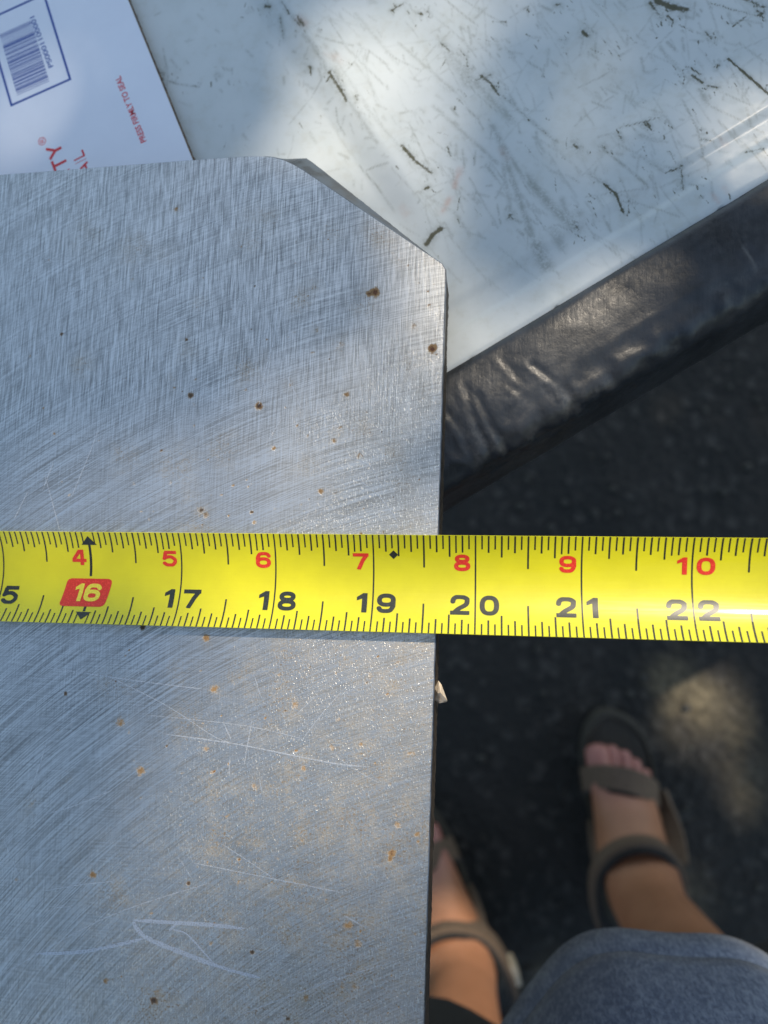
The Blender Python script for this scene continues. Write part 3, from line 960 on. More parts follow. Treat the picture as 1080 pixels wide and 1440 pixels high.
for i in range(120):
    x = 640 * rr.random() ** .5; y = rr.uniform(300, 1440)
    spot(stain, x, y, rr.uniform(10, 34), rr.uniform(.3, .9))
pc = lambda q: U2(*q, ZP)
# region weights in plate coordinates
lr = sstep(-.075, .005, PT[:, 0] + .35 * (-.03 - PT[:, 1]))
fleck = np.clip(lr * (1 - .75 * sstep(.045, .085, PT[:, 1])) * .9 + .35 * sstep(-.02, -.07, PT[:, 1]), 0, 1)
stain = np.clip(stain * .8 + .40 * lr * sstep(.03, -.03, PT[:, 1]) + .22 * sstep(-.03, -.09, PT[:, 1]), 0, 1)
cross = np.clip(sstep(.02, .075, PT[:, 1]) + .35, 0, 1)
plate = empty('steel_plate', PL)
tag(plate, 'thick ground steel plate with clipped corner, swirl grinding marks and rust specks, on the tailgate', 'steel plate')
mk('ground_face', np.c_[PT, np.full(len(PT), ZP)], Ft, STEEL, plate, attrs={'rust': rust, 'stain': stain, 'dark': dark, 'fleck': fleck, 'cross': cross})
bpy.data.meshes.remove(me)
# sides: rings
nO = len(outl)


def dens(poly, step=.002):
    out = []
    for a, b in zip(poly, poly[1:] + poly[:1]):
        n = max(1, int(np.linalg.norm(b - a) / step))
        if max(a[0], b[0]) < -.2 or max(a[1], b[1]) < -.13: n = 1
        for k in range(n): out.append(a + (b - a) * k / n)
    return out


def inset(p, poly_):
    return p


# inset outline (matches the clipped face)
def offs(poly, d):
    out = []
    n = len(poly)
    for i in range(n):
        a, b, c = poly[i - 1], poly[i], poly[(i + 1) % n]
        t1 = (b - a) / np.linalg.norm(b - a); t2 = (c - b) / np.linalg.norm(c - b)
        n1 = np.array([-t1[1], t1[0]]); n2 = np.array([-t2[1], t2[0]])
        m_ = (n1 + n2); m_ /= (1 + n1 @ n2)
        out.append(b + m_ * d)
    return out


ii = offs(outl, -INS)
low = [p.copy() for p in outl]
# the flame-cut corner slopes outward: lower outline sits outside the upper one
zl = ZP - .0045
for idx, q in ((4, (380, 221.5)), (5, (404, 223.5)), (6, (431, 222.5)), (7, (447, 234))):
    low[idx] = U2(*q, zl)
low[8] = U2(612, 364.5, zl)
low[9] = U2(627.5, 381, ZP) + np.array([-.0001, -.0003])


def ringlist(poly, step_ref):
    return poly


def densify(polys, step=.0012):
    """subdivide several same-length polygons in step"""
    outs = [[] for _ in polys]
    n = len(polys[0])
    for i in range(n):
        j = (i + 1) % n
        L = max(np.linalg.norm(p[j] - p[i]) for p in polys)
        far = max(polys[0][i][0], polys[0][j][0]) < -.2 or (min(polys[0][i][0], polys[0][j][0]) < -.2)
        k_ = max(1, int(L / step)) if not far else 3
        for k in range(k_):
            for o_, p in zip(outs, polys): o_.append(p[i] + (p[j] - p[i]) * k / k_)
    return outs


mid = [p.copy() for p in outl]
r0, r1, r2 = densify([ii, outl, low])
n = len(r0)
jit = np.array([noise.noise((p[0] * 600, p[1] * 600, 0)) for p in r1])
jit2 = np.array([noise.noise((p[0] * 1500, p[1] * 1500, 5)) for p in r1])


def outn(ring):
    P = np.array(ring); t = np.roll(P, -1, 0) - np.roll(P, 1, 0); t /= np.linalg.norm(t, axis=1)[:, None]
    return np.c_[-t[:, 1], t[:, 0]]


on = outn(r1)
A = np.array(r0); B = np.array(r1) + on * (jit2 * .00006)[:, None]; C_ = np.array(r2) + on * (jit * .00012)[:, None]; D_ = C_ + on * (jit2 * .0002)[:, None]
slope = np.linalg.norm(np.array(r2) - np.array(r1), axis=1)
V = []
V += np.c_[A, np.full(n, ZP)].tolist()
V += np.c_[B, np.where(slope > .0003, ZP - .00012, ZP - .0003)].tolist()
V += np.c_[C_, np.full(n, zl)].tolist()
V += np.c_[D_, np.full(n, ZP - TH + .0005)].tolist()
V += np.c_[C_ - on * .0006, np.full(n, ZP - TH)].tolist()
F = []; MI = []
for k in range(4):
    for i in range(n):
        j = (i + 1) % n
        F.append((k * n + i, (k + 1) * n + i, (k + 1) * n + j, k * n + j))
        MI.append(1 if (k == 0) else (1 if (k == 1 and max(slope[i], slope[j]) > .0004) else 0))
F.append(tuple(range(5 * n - 1, 4 * n - 1, -1))); MI.append(0)
cut = mk('cut_edge', V, F, [SIDE, BEVEL], plate)
cut.data.polygons.foreach_set('material_index', MI)
bm = bmesh.new(); bm.from_mesh(cut.data); bmesh.ops.recalc_face_normals(bm, faces=bm.faces); bm.to_mesh(cut.data); bm.free()


def ribbon(strokes, z, mat, name, parent, wob=.12):
    V = []; F = []
    for q, (pts, wpx) in enumerate(strokes):
        pts = [U2(x, y, z) for x, y in pts]
        P = []
        for i in range(len(pts) - 1):
            p0 = pts[max(i - 1, 0)]; p1 = pts[i]; p2 = pts[i + 1]; p3 = pts[min(i + 2, len(pts) - 1)]
            m_ = 10
            for k in range(m_ + (i == len(pts) - 2)):
                t = k / m_
                P.append(.5 * ((2 * p1) + (-p0 + p2) * t + (2 * p0 - 5 * p1 + 4 * p2 - p3) * t * t + (-p0 + 3 * p1 - 3 * p2 + p3) * t ** 3))
        P = np.array(P); t = np.gradient(P, axis=0); t /= np.linalg.norm(t, axis=1)[:, None]; nn_ = np.c_[-t[:, 1], t[:, 0]]
        zz = z + .000008 * (q % 6)
        k0 = len(V); L = len(P)
        for i in range(L):
            f = i / (L - 1); tap = min(1, 6 * f + .25, 6 * (1 - f) + .15)
            hw = wpx * .185 / FPX / 2 * tap * (1 + wob * noise.noise((i * .6, q * 7.1, 0)) * 3)
            V.append((*(P[i] + nn_[i] * hw), zz)); V.append((*(P[i] - nn_[i] * hw), zz))
        for i in range(L - 1): F.append((k0 + 2 * i, k0 + 2 * i + 1, k0 + 2 * i + 3, k0 + 2 * i + 2))
        mk(name, V, F, mat, parent)
        V = []; F = []


rs_ = random.Random(42)
SCR = [(rs_.uniform(0, 560), rs_.uniform(250, 1400), rs_.uniform(14, 120), rs_.choice([rs_.gauss(1.25, .25), rs_.gauss(-.5, .2), rs_.gauss(.2, .2), rs_.gauss(-1.2, .2)]), rs_.uniform(-3, 3), rs_.uniform(.7, 1.3)) for _ in range(46)]
SCR = [q for q in SCR if q[1] - q[2] * .9 > 240 + .7 * max(0, q[0] + q[2] - 380) and not (700 < q[1] < 910) and 0 < q[0] + q[2] < 600]
ribbon([([(187, 1294), (255, 1298), (300, 1301), (345, 1306)], 5), ([(187, 1296), (205, 1318), (262, 1342), (312, 1361)], 6), ([(300, 1356), (330, 1366), (366, 1375)], 4), ([(50, 1341), (110, 1339), (160, 1330), (204, 1319)], 4.5),
        ([(243, 1307), (262, 1313), (283, 1335), (302, 1356)], 2.2), ([(252, 1295), (238, 1309)], 3)], ZP + .00003, CHALK, 'scribed_line', plate)
ribbon([([(55, 937), (190, 957), (292, 970)], 1.3), ([(130, 940), (230, 990), (300, 1035), (330, 1046)], 1.1), ([(230, 1032), (330, 1046), (420, 1064), (480, 1075), (520, 1078)], 1.8), ([(364, 570), (374, 520), (385, 480)], 1.6), ([(368, 572), (382, 500), (393, 415)], .9), ([(312, 1187), (345, 1208), (392, 1240)], 1.1),
        ([(270, 1213), (370, 1233), (490, 1257)], 1.3), ([(505, 675), (535, 700), (560, 735)], 1.5), ([(315, 1018), (325, 1040)], 1.5), ([(323, 1068), (322, 1092)], 1.6), ([(365, 1095), (368, 1112)], 1.6), ([(0, 350), (60, 362), (110, 384)], 1.0), ([(200, 1005), (340, 1020), (430, 1040)], .9),
        *[([(x, y), (x + L * math.cos(a) / 2, y + L * math.sin(a) / 2 + b), (x + L * math.cos(a), y + L * math.sin(a))], wd) for x, y, L, a, b, wd in SCR],
        ([(0, 1372), (150, 1290), (300, 1240)], 1.0), ([(330, 1430), (450, 1385), (560, 1350)], 1.1), ([(100, 700), (125, 640), (140, 600)], 1.2), ([(60, 690), (75, 650)], 1.2), ([(470, 640), (520, 655), (540, 700)], 1.0), ([(20, 730), (40, 690)], 1.4), ([(300, 560), (350, 500), (420, 400)], .7)], ZP + .00009, FINE, 'scratch', plate)

# ------------------------------------------------------------------ tape measure
IN = .0254
ARC_W = .0254; CH = .0238
th_h = .640
Rt = ARC_W / 2 / th_h


def tp(s, v, h=0.0):
    """s inches along (19 = origin), v inches across the flat blade (+ up), h height above surface"""
    a = v * IN / Rt
    x = (s - 19) * IN
    r = Rt - h
    y = r * math.sin(a)
    zz = Rt - r * math.cos(a)
    return (x, y, TZ - .0040 + zz)


def tparr(SV, h):
    a = SV[:, 1] * IN / Rt; r = Rt - h
    return np.c_[(SV[:, 0] - 19) * IN, r * np.sin(a), TZ - .0040 + Rt - r * np.cos(a)]


tape = empty('tape_measure', (0, 0, TZ - .0041))
tag(tape, 'bright yellow steel tape measure blade stretched across the steel plate', 'tape measure')
nv_ = 36; ssx = np.linspace(0, 26, 105)
V = []; F = []
for s in ssx:
    for k in range(nv_ + 1): V.append(tp(s, -.5 + k / nv_))
nb = len(V)
for s in ssx:
    for k in range(nv_ + 1): V.append(tp(s, -.5 + k / nv_, -.00014))
w_ = nv_ + 1
for i in range(len(ssx) - 1):
    for k in range(nv_):
        a = i * w_ + k
        F.append((a, a + w_, a + w_ + 1, a + 1)); F.append((nb + a, nb + a + 1, nb + a + w_ + 1, nb + a + w_))
    a = i * w_; F.append((a, nb + a, nb + a + w_, a + w_)); a += nv_; F.append((a, a + w_, nb + a + w_, nb + a))
bl_ = mk('blade', V, F, TAPE, tape, smooth=True)
bl_.data.set_sharp_from_angle(angle=math.radians(40))

H1 = .00003
V = []; F = []


def strip(s, v0, v1, wid, nseg=1):
    k = len(V)
    for i in range(nseg + 1):
        v_ = v0 + (v1 - v0) * i / nseg
        V.append(tp(s - wid / 2, v_, H1)); V.append(tp(s + wid / 2, v_, H1))
    for i in range(nseg): F.append((k + 2 * i, k + 2 * i + 1, k + 2 * i + 3, k + 2 * i + 2))


for i in range(14 * 16, 23 * 16 + 10):
    s = i / 16; r_ = i % 16
    if r_ == 0:
        if i == 256:
            strip(s, .43, .02, .028, 8); strip(s, -.305, -.36, .028, 1)
        else: strip(s, .5, -.5, .015, 24)
        continue
    if r_ == 8: t_, b_ = .335, .31
    elif r_ % 4 == 0: t_, b_ = .225, .205
    elif r_ % 2 == 0: t_, b_ = .180, .155
    else: t_, b_ = .145, .115
    if s % 1 in (13 / 16,) : t_ = .185
    wd = .0165 if r_ % 2 == 0 else .0145
    strip(s, .5, .5 - t_, wd, 4); strip(s, -.5, -.5 + b_, wd, 3)
mk('graduation_marks', V, F, BLACKP, tape)


def tri(pts, name, mat, h=H1):
    SV = np.array(pts)
    return mk(name, tparr(SV, h), [tuple(range(len(pts)))], mat, tape)


tri([(16 - .085, .355), (16 + .085, .355), (16, .455)], 'printed_arrow', BLACKP, H1 * 2)
tri([(16, -.455), (16 + .085, -.365), (16 - .085, -.365)], 'printed_arrow', BLACKP, H1 * 2)
tri([(19.2 - .045, .29), (19.2, .245), (19.2 + .045, .29), (19.2, .335)], 'printed_diamond', BLACKP, H1 * 2)
# red badge: slanted rounded rectangle
bx0, bx1, by0, by1, sh = 15.72, 16.225, -.305, -.005, .16
cs = []
for (cx_, cy_, a0) in ((bx1, by1, 0), (bx0, by1, 90), (bx0, by0, 180), (bx1, by0, 270)):
    rr_ = .045
    ox = cx_ + (-rr_ if a0 in (0, 270) else rr_); oy = cy_ + (-rr_ if a0 in (0, 90) else rr_)
    for k in range(6):
        a = math.radians(a0 + 18 * k)
        x = ox + rr_ * math.cos(a); y = oy + rr_ * math.sin(a)
        cs.append((x + (y + .155) * sh, y))
nr = 24
V = []
for k in range(nr + 1):
    y = by0 + 1e-4 + (by1 - by0 - 2e-4) * k / nr
    xx = []
    for a, b in zip(cs, cs[1:] + cs[:1]):
        if (a[1] - y) * (b[1] - y) <= 0 and a[1] != b[1]: xx.append(a[0] + (b[0] - a[0]) * (y - a[1]) / (b[1] - a[1]))
    V += [(min(xx), y), (max(xx), y)]
mk('red_badge', tparr(np.array(V), H1 * 2), [(2 * k, 2 * k + 1, 2 * k + 3, 2 * k + 2) for k in range(nr)], REDP, tape)


def glyph(ch, sx0, sx1, v0, v1, mat, slant=0., h=H1 * 2):
    V, F = stroke_glyph(ch)
    X = sx0 + V[:, 0] * (sx1 - sx0)
    Y = v0 + V[:, 1] * (v1 - v0)
    X = X + slant * (Y - v0)
    return mk('numeral', tparr(np.c_[X, Y], h), F, mat, tape)


vb0, vb1 = -.295, -.098
WD = .185; W1 = .105
for num in (15, 17, 18, 19, 20, 21, 22, 23):
    a, b = str(num)
    wl = W1 if a == '1' else WD; wr = W1 if b == '1' else WD
    glyph(a, num - .055 - wl, num - .055, vb0, vb1, GREYP)
    gr_ = .025 if num == 15 else .042
    glyph(b, num + gr_, num + gr_ + wr, vb0, vb1, GREYP)
glyph('1', 15.835, 15.925, -.248, -.058, YELP, slant=.10, h=H1 * 4)
glyph('6', 15.945, 16.125, -.248, -.058, YELP, slant=.10, h=H1 * 4)
rt0, rt1 = .135, .300
for k in range(4, 10):
    L_ = k + 12
    o = glyph(str(k), L_ - .050 - .158, L_ - .050, rt0, rt1, REDP)
glyph('1', 22 - .045 - .09, 22 - .045, rt0, rt1, REDP)
glyph('0', 22 + .04, 22 + .04 + .165, rt0, rt1, REDP)

# ------------------------------------------------------------------ small flake on the plate edge
fz = ZP - .004
fp = [(611, 968, 0.), (616.5, 957, .0005), (621, 963, .0012), (629, 985, -.0002), (628.5, 987, -.001), (618, 989, -.0008), (611, 984, -.0010), (619.5, 974, .0026), (616, 975, .0020)]
V = [tuple(U(x, y, fz + dz)) for x, y, dz in fp] + [tuple(U(x - 3, y, fz - .0035)) for x, y, dz in fp[:7]]
F = [(0, 8, 1), (1, 8, 7), (1, 7, 2), (2, 7, 3), (3, 7, 5, 4), (7, 8, 5), (5, 8, 6), (6, 8, 0)] + [(i, (i + 1) % 7, 9 + (i + 1) % 7, 9 + i) for i in range(7)]
fk = mk('paint_flake', V, F, simple('cream_flake', (.62, .47, .31), .45, 0, 700., (.75, .66, .54), .5), None, (float(U2(618, 975, fz)[0]), float(U2(618, 975, fz)[1]), fz - .003))
bm = bmesh.new(); bm.from_mesh(fk.data); bmesh.ops.recalc_face_normals(bm, faces=bm.faces); bm.to_mesh(fk.data); bm.free()
tag(fk, 'tiny cream chip clinging to the right edge of the steel plate', 'chip')

# ------------------------------------------------------------------ person
G0 = 0.0
rt_toe, rt_heel = U(863, 1015, .03), U(889, 1296, .03)
lf_toe, lf_heel = U(562, 1142, .03), U(684, 1392, .03)


def footframe(toe, heel):
    y = (toe - heel)[:2]; L = np.linalg.norm(y); y /= L
    x = np.array([y[1], -y[0]])
    return heel[:2], x, y, L


FR = footframe(rt_toe, rt_heel); FL = footframe(lf_toe, lf_heel)
print('foot lengths', FR[3], FL[3])


def fw(fr, lx, ly, lz):
    o, x, y, L = fr
    k = L / .265
    p = o + x * lx * k + y * ly * k
    return (p[0], p[1], lz)


hipc = np.array([(rt_heel[0] + lf_heel[0]) / 2, CAM[1] - .40])
skv, ske, skr = [], [], []


def av(p, r, prev=None):
    skv.append(tuple(p)); skr.append(r)
    if prev is not None: ske.append((prev, len(skv) - 1))
    return len(skv) - 1


pel = av((hipc[0], hipc[1], .86), .145)
sp = av((hipc[0], hipc[1] - .01, 1.02), .145, pel)
ch = av((hipc[0], hipc[1] + .02, 1.24), .155, sp)
nk = av((hipc[0], hipc[1] + .07, 1.43), .06, ch)
hd = av((hipc[0], hipc[1] + .10, 1.53), .085, nk)
hd2 = av((hipc[0], hipc[1] + .13, 1.63), .090, hd)
for sgn_ in (-1, 1):
    sh_ = av((hipc[0] + sgn_ * .17, hipc[1] + .02, 1.33), .055, ch)
    el = av((hipc[0] + sgn_ * .27, hipc[1] - .02, 1.08), .042, sh_)
    wr = av((hipc[0] + sgn_ * .30, hipc[1] + .03, .86), .028, el)
    pm = av((hipc[0] + sgn_ * .30, hipc[1] + .05, .79), .034, wr)
    for q in range(4):
        f1 = av((hipc[0] + sgn_ * .30 + (q - 1.5) * .006, hipc[1] + .02 + q * .02, .735), .009, pm)
        av((hipc[0] + sgn_ * .295 + (q - 1.5) * .004, hipc[1] + .025 + q * .019, .695 + (.01 if q in (0, 3) else 0)), .008, f1)
    t1 = av((hipc[0] + sgn_ * .285, hipc[1] + .09, .765), .010, pm)
    av((hipc[0] + sgn_ * .275, hipc[1] + .105, .735), .009, t1)
    fr = FR if sgn_ > 0 else FL
    ank = np.array(fw(fr, 0, .062, .105))
    knee = np.array([ank[0] + (.035 if sgn_ > 0 else 0), ank[1] + (.0 if sgn_ > 0 else .035), .50])
    th1 = av((hipc[0] + sgn_ * .10, hipc[1] + .03, .78), .092, pel)
    kn = av(knee, .060, th1)
    cf = av(ank * .45 + knee * .55 + np.array([0, -.02, 0]), .056, kn)
    cl = av(ank * .8 + knee * .2, .040, cf)
    an = av(ank, .038, cl)
    he = av(fw(fr, 0, .028, .052), .028, an)
    ins = av(fw(fr, 0, .125, .066), .040, an)
    bal = av(fw(fr, -.002 * sgn_, .178, .052), .036, ins)
    # toes: medial side is toward the other foot
    for q, (tx, ty, r_) in enumerate([(-.030, .240, .0155), (-.009, .238, .0095), (.007, .230, .009), (.021, .219, .0085), (.033, .205, .008)]):
        b1 = av(fw(fr, tx * .9 * sgn_, .200 - .006 * q, .052), r_ * 1.05, bal)
        av(fw(fr, tx * sgn_, ty, .043), r_, b1)
me = bpy.data.meshes.new('body')
person = empty('person', (float(hipc[0]), float(hipc[1]) + .1, 0))
base = np.array(person.location)
me.from_pydata([tuple(np.array(v_) - base) for v_ in skv], ske, [])
body = bpy.data.objects.new('body', me); COL.objects.link(body); body.parent = person
sk = body.modifiers.new('skin', 'SKIN'); sk.use_smooth_shade = True
for i, r_ in enumerate(skr): me.skin_vertices[0].data[i].radius = (r_, r_)
me.skin_vertices[0].data[0].use_root = True
body.modifiers.new('sub', 'SUBSURF').levels = 2
body.modifiers['sub'].render_levels = 2
dg = bpy.context.evaluated_depsgraph_get()
nm = bpy.data.meshes.new_from_object(body.evaluated_get(dg))
body.modifiers.clear(); body.data = nm
nm.materials.clear(); nm.materials.append(SKIN); nm.shade_smooth()
Vb = np.array([v_.co[:] for v_ in nm.vertices]) + base
pk = np.zeros(len(Vb))
for fr in (FR, FL):
    rel = Vb[:, :2] - fr[0]; yy = rel @ fr[2] * .265 / fr[3]
    pk = np.maximum(pk, sstep(.15, .22, yy) * (Vb[:, 2] < .12) * (np.abs(rel @ fr[1]) < .08))
at = nm.attributes.new('pink', 'FLOAT', 'POINT'); at.data.foreach_set('value', pk.astype(np.float32))
tag(person, 'person standing at the tailgate in taupe sandals, black shorts and heather blue shirt', 'person')


def loft(name, rings, mat, parent, closed_ends=True, smooth=True):
    V = []; F = []; n = len(rings[0])
    for r_ in rings: V += [tuple(p) for p in r_]
    for k in range(len(rings) - 1):
        for i in range(n):
            j = (i + 1) % n; F.append((k * n + i, k * n + j, (k + 1) * n + j, (k + 1) * n + i))
    if closed_ends:
        F.append(tuple(range(n - 1, -1, -1))); F.append(tuple((len(rings) - 1) * n + i for i in range(n)))
    return mk(name, V, F, mat, parent, smooth=smooth)


# shorts: two legs and a seat as lofts in one garment
def ell(cx_, cy_, z_, rx, ry, nseg=40, fold=0., ph=0.):
    return [(cx_ + rx * math.cos(a) * (1 + fold * math.sin(5 * a + ph)), cy_ + ry * math.sin(a) * (1 + fold * math.sin(5 * a + ph)), z_) for a in (2 * math.pi * k / nseg for k in range(nseg))]


rings_l, rings_r = [], []
V = []; F = []
for sgn_ in (-1, 1):
    fr = FR if sgn_ > 0 else FL
    ank = np.array(fw(fr, 0, .062, .105)); knee = np.array([ank[0] + (.035 if sgn_ > 0 else 0), ank[1] + (.0 if sgn_ > 0 else .035), .50])
    hp = np.array([hipc[0] + sgn_ * .085, hipc[1] + .02, .84])
    rs = []
    for k in range(8):
        t = k / 7; p = knee * (1 - t) + hp * t; p[2] = .44 + (.84 - .44) * t
        rs.append(ell(p[0], p[1], p[2], .098 + .02 * t, .098 + .02 * t, 40, .05 * (1 - t), sgn_))
    k0 = len(V)
    for r_ in rs: V += r_
    for k in range(7):
        for i in range(40):
            j = (i + 1) % 40; F.append((k0 + k * 40 + i, k0 + k * 40 + j, k0 + (k + 1) * 40 + j, k0 + (k + 1) * 40 + i))
k0 = len(V)
rs = [ell(hipc[0], hipc[1] + .01, .80, .185, .125), ell(hipc[0], hipc[1], .90, .18, .13), ell(hipc[0], hipc[1], 1.0, .165, .135)]
for r_ in rs: V += r_
for k in range(2):
    for i in range(40):
        j = (i + 1) % 40; F.append((k0 + k * 40 + i, k0 + k * 40 + j, k0 + (k + 1) * 40 + j, k0 + (k + 1) * 40 + i))
so = mk('shorts', V, F, SHORTS, person, smooth=True)

# shirt: hem bulges forward
ZH = .66
fc = [U2(x, y, ZH) for x, y in ((640, 1520), (675, 1470), (700, 1440), (745, 1390), (800, 1338), (855, 1312), (910, 1306), (960, 1310), (1020, 1324), (1080, 1352), (1140, 1396), (1190, 1450), (1230, 1520))]
fcv = []
for i in range(len(fc) - 1):
    p0 = fc[max(i - 1, 0)]; p1 = fc[i]; p2 = fc[i + 1]; p3 = fc[min(i + 2, len(fc) - 1)]
    for k in range(10):
        t = k / 10
        fcv.append(.5 * ((2 * p1) + (-p0 + p2) * t + (2 * p0 - 5 * p1 + 4 * p2 - p3) * t * t + (-p0 + 3 * p1 - 3 * p2 + p3) * t ** 3))
fcv.append(fc[-1])
hc = np.array([(fc[0][0] + fc[-1][0]) / 2, hipc[1] + .02])
bk = []
for k in range(1, 60):
    a = math.pi * k / 60
    rx = (fc[-1][0] - fc[0][0]) / 2 + .10 * math.sin(a)
    y0_ = fc[-1][1]
    bk.append(np.array([hc[0] + rx * math.cos(a), y0_ - (y0_ - (hipc[1] - .15)) * math.sin(a)]))
shape = fcv + bk
NS = len(shape)


def shirt_ring(z_, t):
    out = []
    for k, p in enumerate(shape):
        q = hc + (p - hc) * (1 - .05 * t)
        out.append((q[0] + .0005 * math.sin(k * .13) * (1 - t), q[1] + .0008 * math.sin(k * .16 + 1) * (1 - t), z_ + .004 * math.sin(k * .12) * (1 - t)))
    return out


rings = []
inner = [(p[0] + (hc[0] - p[0]) * .02, p[1] + (hc[1] - p[1]) * .02, p[2] + .02) for p in shirt_ring(ZH, 0)]
rings.append(inner)
rings.append([(p[0], p[1], p[2] - .0008) for p in shirt_ring(ZH, 0)])
for dz, off in ((.002, .0012), (.010, .0016), (.0195, .0012), (.0205, .0002), (.0215, .0012), (.03, .0016), (.05, .001), (.08, 0), (.12, 0), (.17, -.004), (.24, -.01), (.32, -.02), (.42, -.03), (.52, -.03), (.62, -.04)):
    r_ = shirt_ring(ZH + dz, min(1, dz / .4))
    rings.append([(p[0] + (p[0] - hc[0]) * off / .15, p[1] + (p[1] - hc[1]) * off / .15, p[2]) for p in r_])
shirt = loft('shirt', rings, SHIRT, person, closed_ends=False)


def strapband(name, pts, width, thick, mat, parent, wdir):
    """ribbon with thickness along 3D pts; wdir: width direction"""
    P = []
    pts = [np.array(p, float) for p in pts]
    for i in range(len(pts) - 1):
        p0 = pts[max(i - 1, 0)]; p1 = pts[i]; p2 = pts[i + 1]; p3 = pts[min(i + 2, len(pts) - 1)]
        for k in range(6 + (i == len(pts) - 2)):
            t = k / 6
            P.append(.5 * ((2 * p1) + (-p0 + p2) * t + (2 * p0 - 5 * p1 + 4 * p2 - p3) * t * t + (-p0 + 3 * p1 - 3 * p2 + p3) * t ** 3))
    P = np.array(P); T = np.gradient(P, axis=0); T /= np.linalg.norm(T, axis=1)[:, None]
    V = []; F = []
    for i in range(len(P)):
        wd_ = np.array(wdir, float); wd_ -= T[i] * (wd_ @ T[i]); wd_ /= np.linalg.norm(wd_)
        nn_ = np.cross(T[i], wd_)
        for a, b in ((1, 1), (1, -1), (-1, -1), (-1, 1)): V.append(tuple(P[i] + wd_ * a * width / 2 + nn_ * b * thick / 2))
    for i in range(len(P) - 1):
        for k in range(4):
            j = (k + 1) % 4; F.append((i * 4 + k, i * 4 + j, i * 4 + 4 + j, i * 4 + 4 + k))
    F.append((0, 1, 2, 3)); e = (len(P) - 1) * 4; F.append((e + 3, e + 2, e + 1, e))
    return mk(name, V, F, mat, parent, smooth=False)


for fr, sgn_ in ((FR, 1), (FL, -1)):
    sd_ = empty('sandal', fw(fr, 0, .13, 0))
    sd_.location = Vector(sd_.location) - Vector(person.location)
    wl_ = Vector(fw(fr, 0, .13, 0))
    sd_.parent = person
    sd_['label'] = 'taupe strappy sandal on the foot right of the plate' if sgn_ > 0 else 'taupe strappy sandal half hidden by the steel plate'
    class PP_:  # position proxy so mk() subtracts the world location
        pass
    def mks(name, V, F, mat, smooth=False):
        o = mk(name, V, F, mat, None, tuple(wl_), smooth=smooth)
        o.location = (0, 0, 0); o.parent = sd_
        return o
    # sole
    prof_ = [(-.028, .0), (-.034, .03), (-.036, .07), (-.038, .11), (-.046, .16), (-.049, .20), (-.044, .245), (-.026, .275), (-.004, .282), (.022, .270), (.041, .245), (.050, .205), (.049, .165), (.040, .11), (.036, .07), (.034, .03), (.026, -.002), (.0, -.014)]
    pp = []
    m_ = len(prof_)
    for i in range(m_):
        p0, p1, p2, p3 = (np.array(prof_[(i + q) % m_]) for q in (-1, 0, 1, 2))
        for k in range(4):
            t = k / 4; pp.append(.5 * ((2 * p1) + (-p0 + p2) * t + (2 * p0 - 5 * p1 + 4 * p2 - p3) * t * t + (-p0 + 3 * p1 - 3 * p2 + p3) * t ** 3))
    rg = []
    for zz, sc in ((.0, .95), (.004, 1.0), (.018, .99), (.024, 1.01), (.030, .985), (.031, .95), (.026, .90)):
        rg.append([fw(fr, (p[0] - 0) * sc * sgn_, .13 + (p[1] - .13) * sc, zz + (.008 * sstep(.22, .28, p[1]) if zz > .02 else 0)) for p in pp])
    V = []; F = []; n = len(pp)
    for r_ in rg: V += r_
    for k in range(len(rg) - 1):
        for i in range(n):
            j = (i + 1) % n; F.append((k * n + i, k * n + j, (k + 1) * n + j, (k + 1) * n + i))
    F.append(tuple((len(rg) - 1) * n + i for i in range(n))); F.append(tuple(range(n - 1, -1, -1)))
    o = mks('sole', V, F, SOLE)
    bm = bmesh.new(); bm.from_mesh(o.data); bmesh.ops.recalc_face_normals(bm, faces=bm.faces); bm.to_mesh(o.data); bm.free()
    wy = np.array([*fr[2], 0.])

    def W(l): return [fw(fr, x * sgn_, y, z_) for x, y, z_ in l]

    def sb(name, l, wd, mat=STRAP, th=.004, wdir=None):
        o = strapband(name, np.array(W(l)), wd, th, mat, None, wy if wdir is None else wdir)
        o.location = -wl_; o.parent = sd_
        o.data.transform(Matrix.Translation((0, 0, 0)))
        return o
    sb('toe_strap', [(-.049, .185, .022), (-.044, .195, .052), (-.024, .202, .077), (.004, .198, .082), (.030, .184, .070), (.047, .168, .045), (.050, .160, .022)], .026)
    sb('strap_lining', [(-.047, .172, .022), (-.042, .182, .050), (-.024, .188, .074), (.004, .184, .079), (.030, .170, .067), (.046, .154, .043)], .012, SHORTS, .005)
    loop = [(0, -.030, .082), (-.030, -.020, .084), (-.052, .018, .090), (-.058, .060, .096), (-.052, .098, .106), (-.030, .126, .120), (0, .137, .126), (.030, .128, .120), (.050, .100, .104), (.056, .060, .094), (.050, .018, .086), (.030, -.020, .082), (0, -.030, .082)]
    sb('ankle_strap', loop, .026, STRAP, .005, (0, 0, 1))
    cxy = (0, .05)
    sb('strap_lining', [(cxy[0] + (x - cxy[0]) * .90, cxy[1] + (y - cxy[1]) * .92, z_ + .001) for x, y, z_ in loop], .028, SHORTS, .006, (0, 0, 1))
    sb('side_strap', [(.050, .172, .040), (.056, .145, .050), (.058, .120, .072), (.052, .098, .100)], .020, STRAP, .005, (.5, .0, .6))
    sb('side_strap', [(-.044, .12, .022), (-.048, .110, .055), (-.046, .090, .088)], .020, STRAP, .005)
    if sgn_ < 0: sb('buckle', [(-.062, .050, .094), (-.061, .036, .090), (-.058, .022, .086)], .020, BUCK, .008, (0, .0, 1))
    o = sb('buckle', [(.046, .083, .082), (.050, .075, .078), (.052, .064, .072)], .022, BUCK, .007, (.3, .2, .5))

